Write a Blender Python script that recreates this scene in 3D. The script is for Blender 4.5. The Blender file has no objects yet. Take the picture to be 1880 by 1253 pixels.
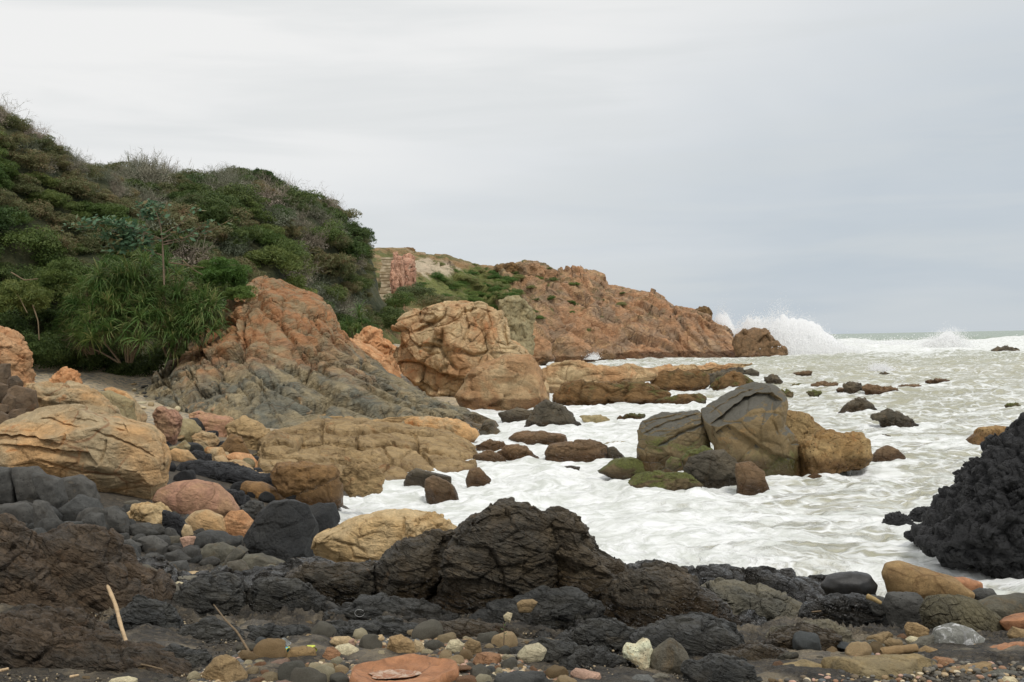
# Rocky shore under an overcast sky. Pure bpy + numpy, procedural materials only.
import bpy, bmesh, math
import numpy as np
from mathutils import Matrix, Vector
rng = np.random.default_rng(11)
S = bpy.context.scene
COL = S.collection
H = 4.0            # eye height above the sea, metres
F = 2000.0         # focal length in photograph pixels (1880 wide)
RHO = 0.019        # camera roll
CR, SR = math.cos(RHO), math.sin(RHO)
TAU = 2 * math.pi

def P(px, py, Y):
    """a point seen at photo pixel px,py that stands Y metres away"""
    u = (np.asarray(px, float) - 940) / F; v = (624.0 - np.asarray(py, float)) / F
    Y = np.asarray(Y, float) + 0 * u
    return np.stack([(u * CR + v * SR) * Y, Y, H + (-u * SR + v * CR) * Y], -1)

# ---------------------------------------------------------------- noise
_perm = np.random.default_rng(5).permutation(256); _perm = np.concatenate([_perm] * 3)
_g = np.random.default_rng(6).normal(size=(256, 3)); _g /= np.linalg.norm(_g, axis=1)[:, None]
_rv = np.random.default_rng(7).random((256, 4))
def _h(ix, iy, iz): return _perm[_perm[_perm[ix & 255] + (iy & 255)] + (iz & 255)]
def noise(p):
    i = np.floor(p).astype(np.int64); f = p - i
    w = f * f * f * (f * (f * 6 - 15) + 10); r = 0
    for a in (0, 1):
        for b in (0, 1):
            for c in (0, 1):
                g = _g[_h(i[:, 0] + a, i[:, 1] + b, i[:, 2] + c)]
                d = (g[:, 0] * (f[:, 0] - a) + g[:, 1] * (f[:, 1] - b) + g[:, 2] * (f[:, 2] - c))
                r = r + d * (w[:, 0] if a else 1 - w[:, 0]) * (w[:, 1] if b else 1 - w[:, 1]) * (w[:, 2] if c else 1 - w[:, 2])
    return r * 1.6
def fbm(p, oc=4, gain=.5, lac=2.03):
    r = 0; a = 1
    for k in range(oc):
        r = r + a * noise(p + 17.3 * k); p = p * lac; a *= gain
    return r
def ridged(p, oc=4, gain=.5):
    r = 0; a = 1
    for k in range(oc):
        r = r + a * (1 - np.abs(noise(p + 9.1 * k)) * 2.2); p = p * 2.07; a *= gain
    return r
def voronoi(p):
    """F1, F2, random value of the nearest cell"""
    i = np.floor(p).astype(np.int64); n = len(p)
    f1 = np.full(n, 9.); f2 = np.full(n, 9.); cid = np.zeros(n)
    for a in (-1, 0, 1):
        for b in (-1, 0, 1):
            for c in (-1, 0, 1):
                q = i + (a, b, c); r = _rv[_h(q[:, 0], q[:, 1], q[:, 2])]
                d = np.sqrt(((q + r[:, :3] - p) ** 2).sum(1))
                m = d < f1
                f2 = np.where(m, f1, np.minimum(f2, d)); cid = np.where(m, r[:, 3], cid); f1 = np.where(m, d, f1)
    return f1, f2, cid
def facets(p, tilt=1.):
    """cells like broken stone: (closeness to a joint 0..1 as F2-F1, random step, height of a plane tilted at random inside the cell)"""
    i = np.floor(p).astype(np.int64); n = len(p); f1 = np.full(n, 9.); f2 = np.full(n, 9.); R = np.zeros((n, 4)); D = np.zeros((n, 3))
    for a in (-1, 0, 1):
        for b in (-1, 0, 1):
            for c in (-1, 0, 1):
                q = i + (a, b, c); r = _rv[_h(q[:, 0], q[:, 1], q[:, 2])]; dv = p - q - r[:, :3]; d = np.sqrt((dv ** 2).sum(1)); m = d < f1
                f2 = np.where(m, f1, np.minimum(f2, d)); f1 = np.where(m, d, f1); R[m] = r[m]; D[m] = dv[m]
    t = ((np.modf(R[:, :3] * 7.31)[0] - .5) * D).sum(1) * 2 * tilt
    return f2 - f1, R[:, 3] - .5, t
def smooth(a, b, x):
    t = np.clip((x - a) / (b - a), 0, 1); return t * t * (3 - 2 * t)

# ---------------------------------------------------------------- mesh helpers
def mk(name, verts, faces, mat, parent=None, loc=None, shade=True, attrs=None):
    """faces: int array (n,3) or (n,4). One mesh object."""
    verts = np.asarray(verts, np.float32); faces = np.asarray(faces, np.int32)
    me = bpy.data.meshes.new(name)
    if loc is None: loc = (0, 0, 0)
    v = verts - np.asarray(loc, np.float32)
    k = faces.shape[1]
    me.vertices.add(len(v)); me.vertices.foreach_set('co', v.ravel())
    me.loops.add(faces.size); me.loops.foreach_set('vertex_index', faces.ravel())
    me.polygons.add(len(faces))
    me.polygons.foreach_set('loop_start', np.arange(len(faces), dtype=np.int32) * k)
    me.polygons.foreach_set('loop_total', np.full(len(faces), k, np.int32))
    me.polygons.foreach_set('use_smooth', np.full(len(faces), shade))
    me.update(calc_edges=True)
    for an, av in (attrs or {}).items():
        at = me.attributes.new(an, 'FLOAT', 'POINT'); at.data.foreach_set('value', np.asarray(av, np.float32))
    me.materials.append(mat)
    o = bpy.data.objects.new(name, me); o.location = loc; COL.objects.link(o)
    if parent: o.parent = parent
    return o
def tag(o, label=None, cat=None, group=None, kind=None):
    for k, v in (('label', label), ('category', cat), ('group', group), ('kind', kind)):
        if v: o[k] = v
    return o
def empty(name, loc):
    e = bpy.data.objects.new(name, None); e.location = loc; COL.objects.link(e); return e
def grid_faces(nr, nc, wrap=False):
    r = np.arange(nr - 1)[:, None]; c = np.arange(nc if wrap else nc - 1)[None]
    c2 = (c + 1) % nc
    return np.stack([r * nc + c, r * nc + c2, (r + 1) * nc + c2, (r + 1) * nc + c], -1).reshape(-1, 4)
def vnormals(v, f):
    if f.shape[1] == 4:
        n = np.cross(v[f[:, 2]] - v[f[:, 0]], v[f[:, 3]] - v[f[:, 1]])
    else: n = np.cross(v[f[:, 1]] - v[f[:, 0]], v[f[:, 2]] - v[f[:, 0]])
    out = np.zeros_like(v)
    for k in range(3):
        for j in range(f.shape[1]): out[:, k] += np.bincount(f[:, j], n[:, k], len(v))
    return out / (np.linalg.norm(out, axis=1)[:, None] + 1e-9)
_ico = {}
def ico(s):
    if s not in _ico:
        bm = bmesh.new(); bmesh.ops.create_icosphere(bm, subdivisions=min(s, 7), radius=1)
        if s == 8: bmesh.ops.subdivide_edges(bm, edges=bm.edges[:], cuts=1, use_grid_fill=True); bmesh.ops.triangulate(bm, faces=bm.faces[:])
        v = np.array([x.co[:] for x in bm.verts]); f = np.array([[x.index for x in q.verts] for q in bm.faces]); bm.free()
        v /= np.linalg.norm(v, axis=1)[:, None]
        _ico[s] = (v, f)
    return _ico[s]

# ---------------------------------------------------------------- lie of the land: z at (px column, distance)
GP = [(-500,3.4,2.6),(300,3.4,2.5),(940,3.4,2.45),(1500,3.4,2.45),(2400,3.4,2.5),
 (-500,5.3,2.7),(0,5.3,2.5),(500,5.3,2.36),(940,5.3,2.35),(1500,5.3,2.34),(1880,5.3,2.36),(2400,5.3,2.4),
 (-500,7,2.7),(0,7,2.4),(500,7,2.2),(940,7,2.16),(1500,7,2.05),(1880,7,2.05),(2400,7,2.1),
 (-500,9.5,2.5),(0,9.5,2.05),(500,9.5,1.85),(940,9.5,1.5),(1500,9.5,1.5),(1880,9.5,1.5),(2400,9.5,1.5),
 (-500,13,2.2),(0,13,1.9),(300,13,1.55),(500,13,1.2),(940,12.5,0.25),(1500,12.5,.0),(1880,12.5,.0),(2400,12.5,0),
 (-500,18,2.3),(0,18,1.9),(300,18,1.4),(450,18,1.0),(600,18,.45),(800,17,-.5),(1300,16,-1),(1880,16,-1),(2400,16,-1),
 (-500,26,2.5),(0,26,1.95),(300,26,1.2),(500,26,.5),(605,26,.1),(720,26,-.6),(1200,26,-1.5),(1880,26,-1.6),(2400,26,-1.6),
 (-500,35,3),(0,35,2.0),(300,35,1.35),(500,35,.75),(650,35,.15),(850,35,-.35),(1000,35,-1),(1880,35,-1.6),(2400,35,-1.6),
 (-500,50,5),(0,50,2.6),(250,50,1.8),(450,50,1.4),(700,50,.5),(900,50,-.1),(1050,50,-1),(1880,50,-2),(2400,50,-2),
 (-500,70,9),(0,70,6),(250,70,5),(450,70,4),(650,70,2.2),(850,70,.2),(1000,70,-1),(1880,70,-2.5),(2400,70,-2.5),
 (-500,110,9),(200,110,7),(650,110,5),(850,110,.5),(1000,110,-1),(2400,110,-3),
 (-500,240,9),(650,240,8),(800,240,2),(1000,240,-2),(2400,240,-4)]
_gp = np.array(GP, float); _ga = np.stack([_gp[:, 0] / 330., np.log(_gp[:, 1]) * 3.2], 1)
def _rbf(a, b):
    d = np.sqrt(((a[:, None] - b[None]) ** 2).sum(-1)); return d
_W = np.linalg.solve(_rbf(_ga, _ga) + 1e-3 * np.eye(len(_ga)), _gp[:, 2])
NU, NL = 240, 260
_us = np.linspace(-700, 2600, NU); _ls = np.linspace(math.log(3.), math.log(260.), NL)
_UU, _LL = np.meshgrid(_us, _ls)
_GG = (_rbf(np.stack([_UU.ravel() / 330., _LL.ravel() * 3.2], 1), _ga) @ _W).reshape(NL, NU)
def ground(x, y):
    x = np.asarray(x, float); y = np.maximum(np.asarray(y, float), 3.01)
    a = np.clip((x / y * F + 940 - _us[0]) / (_us[1] - _us[0]), 0, NU - 1.001)
    b = np.clip((np.log(y) - _ls[0]) / (_ls[1] - _ls[0]), 0, NL - 1.001)
    i = a.astype(int); j = b.astype(int); a = a - i; b = b - j
    return (_GG[j, i] * (1 - a) * (1 - b) + _GG[j, i + 1] * a * (1 - b) + _GG[j + 1, i] * (1 - a) * b + _GG[j + 1, i + 1] * a * b)
_YS = np.exp(np.linspace(math.log(3.3), math.log(400), 1500))
def hit(px, py):
    """distance at which the sight line through px,py meets land or sea"""
    q = P(np.full(1500, px), np.full(1500, py), _YS[:])
    q = np.stack([q[:, 0] , _YS, q[:, 2]], 1)
    g = np.maximum(ground(q[:, 0], q[:, 1]), 0)
    m = np.nonzero(q[:, 2] <= g)[0]
    return float(_YS[m[0]]) if len(m) else 300.
# ---------------------------------------------------------------- materials
def lin(c):
    return tuple((x / 12.92 if x <= .04045 else ((x + .055) / 1.055) ** 2.4) for x in [k / 255 for k in c])
class NT:
    def __init__(s, name):
        s.m = bpy.data.materials.new(name); s.m.use_nodes = True; s.t = s.m.node_tree; s.t.nodes.clear()
        s.out = s.t.nodes.new('ShaderNodeOutputMaterial')
    def n(s, typ, **kw):
        x = s.t.nodes.new('ShaderNode' + typ)
        for k, v in kw.items():
            if k[0] == '_': setattr(x, k[1:], v)
            else:
                i = x.inputs[int(k[1:])] if (k[0] == 'i' and k[1:].isdigit()) else x.inputs[k.replace('__', ' ')]
                if isinstance(v, bpy.types.NodeSocket): s.t.links.new(v, i)
                else: i.default_value = v
        return x
    def math(s, op, a, b=0., c=0.):
        return s.n('Math', _operation=op, i0=a, i1=b, i2=c).outputs[0]
    def vm(s, op, a, b=(0, 0, 0)):
        x = s.n('VectorMath', _operation=op, i0=a)
        if op == 'SCALE': 
            if isinstance(b, bpy.types.NodeSocket): s.t.links.new(b, x.inputs['Scale'])
            else: x.inputs['Scale'].default_value = b
        elif isinstance(b, bpy.types.NodeSocket): s.t.links.new(b, x.inputs[1])
        else: x.inputs[1].default_value = b
        return x.outputs[0]
    def ss(s, v, a, b, lo=0., hi=1.):
        x = s.n('MapRange', _interpolation_type='SMOOTHSTEP', Value=v); 
        for k, q in ((1, a), (2, b), (3, lo), (4, hi)): x.inputs[k].default_value = q
        return x.outputs[0]
    def noise(s, v, sc, det=4, rough=.55, dist=0.):
        return s.n('TexNoise', Vector=v, Scale=sc, Detail=det, Roughness=rough, Distortion=dist).outputs[0]
    def mix(s, f, a, b, mode='MIX'):
        x = s.n('Mix', _data_type='RGBA', _blend_type=mode)
        for i, q in ((0, f), (6, a), (7, b)):
            if isinstance(q, bpy.types.NodeSocket): s.t.links.new(q, x.inputs[i])
            else: x.inputs[i].default_value = (tuple(q) + (1,))[:4] if isinstance(q, (tuple, list)) else q
        return x.outputs[2]
    def bsdf(s, **kw):
        b = s.n('BsdfPrincipled', **kw); s.t.links.new(b.outputs[0], s.out.inputs[0]); return b
    def bump(s, h, dist, strength=1.):
        return s.n('Bump', Height=h, Distance=dist, Strength=strength).outputs[0]

_mc = {}
def rock_mat(name, base, alt, stain, m=.3, patch=5., strata=0., sdir=(.3, 0, 1), crack=.5, cs=2.2, rough=.8, wet=None, moss=None,
             speck=.3, bumpd=1., vary=.12, stain_t=.58, pits=0., vein=None, spec=.3, cap=None):
    """colours are linear albedo; m is the size in metres of the grain that bumps the surface"""
    def soft(c):
        l = .3 * c[0] + .5 * c[1] + .2 * c[2]; return tuple(min(.8, (x * .97 + l * .03) * 1.36 * w_) for x, w_ in zip(c, (1.0, 1.0, .955)))
    base, alt, stain = soft(base), soft(alt), soft(stain); vein = soft(vein) if vein else None
    N = NT(name)
    ob = N.n('TexCoord').outputs['Object']; rnd = N.n('ObjectInfo').outputs['Random']
    pos = N.n('NewGeometry').outputs['Position']
    off = N.vm('SCALE', (1., 1.7, 2.3), N.math('MULTIPLY', rnd, 40.))
    co = N.vm('ADD', ob, off)
    warp = N.n('TexNoise', Vector=co, Scale=.35 / m, Detail=3).outputs['Color']
    cw = N.vm('ADD', co, N.vm('SCALE', N.vm('SUBTRACT', warp, (.5, .5, .5)), m * 1.6))
    n1 = N.noise(co, 1 / (m * patch), 5, .6, .5); n2 = N.noise(N.vm('ADD', co, (7, 3, 1)), 1 / (m * patch * .6), 6, .65, 1.)
    col = N.mix(N.ss(n1, .38, .62), base, alt)
    col = N.mix(N.ss(n2, stain_t, stain_t + .12, 0, .8), col, stain)
    n3 = N.noise(N.vm('ADD', cw, (3, 9, 4)), 1 / (m * patch * .3), 8, .72, .8)
    k3 = N.ss(n3, .3, .72, 1.22, .66); col = N.mix(1., col, N.n('CombineColor', Red=k3, Green=k3, Blue=k3).outputs[0], 'MULTIPLY')
    # strata
    d = Vector(sdir).normalized(); q = Vector((0, 1, 0)).cross(d).normalized(); w = d.cross(q)
    sv = N.n('CombineXYZ', X=N.math('MULTIPLY', N.n('VectorMath', _operation='DOT_PRODUCT', i0=cw, i1=tuple(d)).outputs['Value'], 1.),
             Y=N.math('MULTIPLY', N.n('VectorMath', _operation='DOT_PRODUCT', i0=cw, i1=tuple(q)).outputs['Value'], .14),
             Z=N.math('MULTIPLY', N.n('VectorMath', _operation='DOT_PRODUCT', i0=cw, i1=tuple(w)).outputs['Value'], .14)).outputs[0]
    st = N.noise(sv, 1 / (m * .45), 5, .6)
    v = N.n('TexVoronoi', _feature='DISTANCE_TO_EDGE', Vector=cw, Scale=1 / (m * cs)).outputs['Distance']
    vein_f = N.math('MULTIPLY', N.ss(v, .0, .022, 1, 0), N.ss(n1, .42, .58))
    fine = N.noise(co, 1 / (m * .22), 6, .7)
    col = N.mix(N.math('MULTIPLY', N.ss(fine, .35, .7), speck), col, tuple(c * .5 for c in base))
    if strata: col = N.mix(N.ss(st, .5, .68, 0, min(.5, .2 + strata * .2)), col, tuple(c * .5 for c in base))
    col = N.mix(N.math('MULTIPLY', vein_f, .55), col, vein or tuple(c * .35 for c in stain))
    if pits:
        pv = N.n('TexVoronoi', Vector=co, Scale=1 / (m * .5)).outputs['Distance']
        col = N.mix(N.ss(pv, .12, .22, .6, 0), col, tuple(c * .3 for c in base))
    col = N.mix(1., col, N.n('CombineColor', Red=N.math('MULTIPLY_ADD', rnd, 2 * vary, 1 - vary), Green=N.math('MULTIPLY_ADD', rnd, 1.6 * vary, 1 - vary * .8),
                Blue=N.math('MULTIPLY_ADD', rnd, 1.2 * vary, 1 - vary * .6)).outputs[0], 'MULTIPLY')
    rg = N.math('MULTIPLY_ADD', fine, -.15, rough + .08)
    z = N.n('SeparateXYZ', Vector=pos).outputs['Z']
    if moss:
        zz = N.math('ADD', z, N.math('MULTIPLY_ADD', n2, moss[2], -.5 * moss[2]))
        nz = N.n('SeparateXYZ', Vector=N.n('NewGeometry').outputs['Normal']).outputs['Z']
        mf = N.math('MULTIPLY', N.ss(zz, moss[0], moss[1], 1, 0), N.ss(N.math('ADD', n1, N.math('MULTIPLY', nz, .15)), .56 - (moss[3] if len(moss) > 3 else 0), .72 - (moss[3] if len(moss) > 3 else 0)))
        col = N.mix(N.math('MULTIPLY', mf, .8), col, N.mix(N.ss(fine, .35, .65), (.07, .08, .02), (.15, .17, .035)))
    if cap:
        nz_ = N.n('SeparateXYZ', Vector=N.n('NewGeometry').outputs['Normal']).outputs['Z']
        col = N.mix(N.ss(N.math('ADD', nz_, N.math('MULTIPLY_ADD', n2, .3, -.15)), .42, .62, 0, .9), col, cap)
    if wet is not None:
        zw = N.math('ADD', z, N.math('MULTIPLY_ADD', n1, wet[1], -.5 * wet[1]))
        wf = N.ss(zw, wet[0] - .12, wet[0] + .12, 1, 0)
        col = N.mix(wf, col, N.mix(1., col, (.44, .39, .34), 'MULTIPLY'))
        rg = N.math('SUBTRACT', rg, N.math('MULTIPLY', wf, .46))
    h = N.math('MULTIPLY', fine, .85)
    h = N.math('ADD', h, N.math('MULTIPLY', N.ss(v, 0, .06), N.math('MULTIPLY', N.ss(n1, .38, .6), crack)))
    mid = N.noise(cw, 1 / (m * 1.1), 4, .6)
    h = N.math('ADD', h, N.math('MULTIPLY', mid, .9))
    if strata: h = N.math('ADD', h, N.math('MULTIPLY', N.ss(st, .35, .6, 1, 0), strata))
    if pits: h = N.math('ADD', h, N.math('MULTIPLY', N.ss(pv, .1, .25), pits))
    N.bsdf(Base__Color=col, Roughness=rg, Normal=N.bump(h, m * .30 * bumpd), **{'Specular IOR Level': spec})
    return N.m

TAN = lin((188, 152, 108)); OR = lin((184, 118, 72)); CREAM = lin((200, 176, 132)); GR = lin((122, 118, 104)); DGR = lin((82, 80, 76))
BR = lin((96, 72, 50)); BLK = (.018, .018, .019); OLV = lin((128, 114, 80)); PNK = lin((190, 138, 116))
M = {}
M['tan'] = rock_mat('tan sandstone', lin((192, 152, 106)), lin((168, 150, 120)), lin((184, 120, 68)), m=.28, patch=4, strata=.16, cs=4.6, wet=(.15, .5), vein=lin((120, 70, 36)))
M['tan_far'] = rock_mat('tan sandstone weathered', lin((184, 142, 102)), lin((196, 172, 134)), lin((180, 118, 74)), m=.4, patch=6, strata=.25, cs=4.4, bumpd=1.5, wet=(.7, 1.2), vein=lin((112, 70, 38)))
M['cream'] = rock_mat('cream sandstone', lin((188, 164, 126)), lin((176, 148, 106)), lin((156, 114, 72)), m=.10, patch=4, strata=.3, cs=5)
M['slab'] = rock_mat('ochre slab rock', lin((172, 144, 104)), lin((150, 124, 88)), lin((154, 108, 68)), m=.28, patch=5, strata=.7, bumpd=1.1, sdir=(.1, 0, 1), cs=5, wet=(.05, .25))
M['orange'] = rock_mat('orange rock', lin((180, 130, 90)), lin((190, 150, 112)), lin((154, 104, 72)), m=.14, patch=5, strata=.25, crack=.3, cs=5)
M['pink'] = rock_mat('pinkish rock', lin((168, 134, 102)), lin((166, 124, 104)), lin((150, 114, 76)), m=.16, patch=5, strata=.2, crack=.3, cs=5)
M['block'] = rock_mat('wet brown block', lin((130, 100, 64)), lin((110, 84, 54)), lin((150, 112, 66)), m=.16, patch=4, rough=.6, wet=(.4, .4), cs=6)
M['olive'] = rock_mat('olive grey stone', lin((138, 124, 92)), lin((150, 138, 108)), lin((146, 110, 66)), m=.16, patch=5, cs=6, crack=.3)
M['split'] = rock_mat('grey brown boulder', lin((118, 100, 70)), lin((108, 96, 74)), lin((134, 104, 64)), m=.30, patch=6, rough=.6, crack=.12, cs=9, strata=.18, sdir=(-.5, 0, 1),
                      wet=(.55, .6), moss=(.8, 1.3, 1.0, .05), bumpd=.6, cap=lin((92, 91, 84)))
M['lump'] = rock_mat('lumpy barnacled rock', lin((158, 132, 92)), lin((140, 110, 70)), lin((160, 106, 60)), m=.25, patch=3, wet=(.5, .6), cs=3, pits=.6, speck=.5)
M['brown'] = rock_mat('brown sea rock', lin((124, 98, 72)), lin((104, 84, 62)), lin((140, 102, 66)), m=.22, patch=4, strata=.6, rough=.6, wet=(.28, .4), cs=3)
M['brown_far'] = rock_mat('brown reef rock', lin((128, 98, 62)), lin((104, 82, 54)), lin((148, 100, 56)), m=.45, patch=3, strata=.7, rough=.65, wet=(.35, .5), cs=3, moss=(.9, 1.6, .8))
M['moss'] = rock_mat('mossy sea rock', lin((100, 86, 62)), lin((84, 74, 58)), lin((110, 84, 52)), m=.2, patch=4, rough=.6, wet=(.1, .2), moss=(2.5, 3.2, .6, .13), cs=4)
M['dkgrey'] = rock_mat('dark grey sea rock', lin((98, 88, 72)), lin((78, 72, 62)), lin((116, 92, 64)), m=.3, patch=4, strata=.5, rough=.55, wet=(.3, .4), cs=3)
M['slope'] = rock_mat('grey folded rock', lin((160, 144, 114)), lin((114, 113, 102)), lin((182, 144, 102)), m=.42, patch=4, strata=.8, sdir=(-.45, .2, 1), cs=3.4, crack=.8, bumpd=1.3, wet=(.5, .7), stain_t=.6)
M['lich'] = rock_mat('lichened grey rock', lin((150, 120, 96)), lin((128, 110, 94)), lin((170, 120, 86)), m=.5, patch=4, cs=4)
M['basalt'] = rock_mat('dark grey basalt', lin((76, 75, 73)), lin((64, 63, 61)), lin((88, 80, 70)), m=.07, patch=6, crack=.05, cs=10, pits=.5, rough=.75, bumpd=.7, vary=.16)
M['black'] = rock_mat('black wet rock', (.016, .017, .018), (.022, .022, .021), (.028, .026, .022), m=.14, patch=5, crack=.2, cs=4, rough=.5, bumpd=.9, spec=.4)
M['coal'] = rock_mat('black lumpy lava', (.014, .014, .016), (.02, .02, .022), (.024, .022, .02), m=.14, patch=4, crack=.5, cs=1.4, rough=.55, bumpd=1.2, spec=.45, pits=.4)
M['grey'] = rock_mat('grey shore stone', lin((102, 97, 84)), lin((86, 82, 74)), lin((116, 98, 72)), m=.07, patch=6, crack=.25, cs=6, vary=.14)
M['strata'] = rock_mat('brown layered rock', lin((88, 76, 58)), lin((66, 61, 52)), lin((104, 82, 57)), m=.042, patch=12, strata=2.2, sdir=(.42, .1, 1), crack=1., cs=4, wet=(2.25, .7), rough=.58, speck=.5, spec=.45, bumpd=1.25)
M['strata_dk'] = rock_mat('dark layered rock', lin((62, 60, 54)), lin((48, 48, 46)), lin((76, 68, 55)), wet=(2.2, .6), m=.036, patch=10, strata=1.9, sdir=(.3, .1, 1), crack=1.2, cs=3.4, rough=.5, speck=.5, spec=.5, bumpd=1.2)
M['strata_red'] = rock_mat('reddish layered rock', lin((90, 74, 57)), lin((68, 60, 50)), lin((104, 80, 58)), m=.045, patch=7, strata=2.2, sdir=(.62, .1, 1), crack=1., cs=3.6, rough=.66, speck=.5, spec=.4, bumpd=1.3)
M['ridge'] = rock_mat('olive grey pitted rock', lin((104, 98, 82)), lin((80, 78, 70)), lin((66, 62, 56)), m=.05, patch=8, strata=.7, sdir=(-.5, .1, 1), crack=1.3, cs=3, rough=.65, pits=.6, spec=.4)
M['cliff'] = rock_mat('orange headland rock', lin((186, 140, 104)), lin((156, 132, 110)), lin((204, 164, 124)), m=1.3, patch=4.5, strata=.5, sdir=(-.55, .25, 1), crack=.5, cs=3.2, wet=(1.2, 2.2), vein=lin((96, 62, 44)), bumpd=1.3, stain_t=.52)
M['cutblock'] = rock_mat('dark brown block', lin((104, 86, 68)), lin((86, 74, 62)), lin((124, 88, 60)), m=.12, patch=5, crack=.1, cs=9)
M['gcrack'] = rock_mat('grey cracked stone', lin((104, 98, 78)), lin((88, 84, 70)), lin((112, 96, 66)), m=.05, patch=8, strata=1.2, sdir=(.75, 0, .6), crack=2.2, cs=2.2, bumpd=1.3)
M['smoothblack'] = rock_mat('glossy black stone', (.012, .012, .012), (.018, .016, .014), (.02, .018, .014), m=.03, patch=8, crack=0, cs=20, rough=.42, bumpd=.35, spec=.5)
M['granite'] = rock_mat('speckled ochre stone', lin((148, 122, 84)), lin((134, 108, 74)), lin((122, 84, 50)), m=.03, patch=12, crack=.1, cs=16, pits=.5, speck=.6)
M['crust'] = rock_mat('white crusted grey stone', lin((120, 120, 116)), lin((110, 110, 106)), lin((225, 220, 205)), m=.035, patch=2.5, crack=.1, cs=12, stain_t=.5)
M['slabflat'] = rock_mat('buff flat slab', lin((132, 118, 90)), lin((146, 126, 90)), lin((96, 94, 88)), m=.05, patch=6, crack=.2, cs=14, strata=.3)
M['rust'] = rock_mat('rusty orange stone', lin((158, 112, 80)), lin((146, 102, 72)), lin((124, 92, 68)), m=.03, patch=8, crack=.2, cs=14, rough=.55)
M['white'] = rock_mat('white pitted coral stone', lin((216, 204, 176)), lin((200, 186, 156)), lin((190, 166, 120)), m=.03, patch=4, pits=1.4, crack=.2, cs=6)
PEB = [('buff', (186, 162, 126)), ('pale', (206, 190, 158)), ('grey', (112, 108, 98)), ('blue grey', (100, 102, 102)), ('rusty', (150, 114, 86)), ('dark grey', (72, 70, 66)), ('ochre', (148, 124, 90)), ('pink', (188, 152, 132))]
for k, c in PEB:
    M['p_' + k] = rock_mat(k + ' pebble', lin(c), lin([x * .9 for x in c]), lin([x * .8 for x in c]), m=.022, patch=3, crack=.15, cs=8, strata=.5, vary=.2, bumpd=1.2, speck=.5)

def flat_mat(name, c, rough=.7, spec=.3, noise_amt=.25, sc=20., trans=0., emis=None):
    N = NT(name); co = N.n('TexCoord').outputs['Object']
    f = N.noise(co, sc, 4, .6)
    col = N.mix(N.ss(f, .35, .65, 0, noise_amt * 2), c, tuple(x * .55 for x in c))
    N.bsdf(Base__Color=col, Roughness=rough, Normal=N.bump(f, .3 / sc), **{'Specular IOR Level': spec})
    return N.m
def leaf_mat(name, a, b, dry=None, trans=.3, rough=.55, sc=1.):
    """foliage: two leaf colours mixed leaf by leaf and clump by clump, plus a tint per plant"""
    N = NT(name); g = N.n('NewGeometry'); rnd = N.n('ObjectInfo').outputs['Random']
    f = N.noise(g.outputs['Position'], 1.1 * sc, 3, .6); isl = g.outputs['Random Per Island']
    col = N.mix(N.ss(N.math('ADD', N.math('MULTIPLY', f, 1.), N.math('MULTIPLY', isl, .35)), .5, .9), a, b)
    if dry: col = N.mix(N.ss(N.math('ADD', f, N.math('MULTIPLY', isl, .4)), .72, .95, 0, .8), col, dry)
    k = N.math('MULTIPLY_ADD', rnd, .6, .7)
    col = N.mix(1., col, N.n('CombineColor', Red=N.math('MULTIPLY_ADD', rnd, .7, .6), Green=N.math('MULTIPLY_ADD', rnd, .4, .8), Blue=k).outputs[0], 'MULTIPLY')
    b = N.n('BsdfPrincipled', Base__Color=col, Roughness=rough, **{'Specular IOR Level': .3})
    t = N.n('BsdfTranslucent', Color=col); mx = N.n('MixShader', i0=trans, i1=b.outputs[0], i2=t.outputs[0])
    N.t.links.new(mx.outputs[0], N.out.inputs[0]); return N.m
L = {}
_lm = leaf_mat
def leaf_mat(name, a, b, dry=None, **k):
    g = lambda c: tuple(x * 1.42 for x in c)
    return _lm(name, g(a), g(b), g(dry) if dry else None, **k)
L['dark'] = leaf_mat('dark green leaves', (.042, .066, .018), (.085, .112, .030))
L['mid'] = leaf_mat('mid green leaves', (.068, .096, .024), (.125, .15, .040))
L['bright'] = leaf_mat('fresh green needles', (.075, .12, .026), (.12, .17, .04))
L['olive'] = leaf_mat('olive brown leaves', (.105, .112, .045), (.155, .145, .065), (.15, .095, .05))
L['dry'] = leaf_mat('dry grey brown twigs', (.15, .13, .092), (.21, .185, .135), trans=.1)
L['strap'] = leaf_mat('long strap leaves', (.07, .12, .030), (.16, .21, .06), (.20, .17, .07), sc=1.4)
L['almond'] = leaf_mat('grey green broad leaves', (.09, .14, .085), (.14, .20, .11), (.24, .11, .05))
L['dead'] = leaf_mat('dead hanging leaves', (.10, .075, .04), (.17, .13, .08), trans=.15)
L['bark'] = flat_mat('bark', (.19, .14, .095), .85, sc=12)
L['grass'] = leaf_mat('headland grass', (.13, .16, .05), (.19, .20, .07), (.2, .16, .08))
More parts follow.
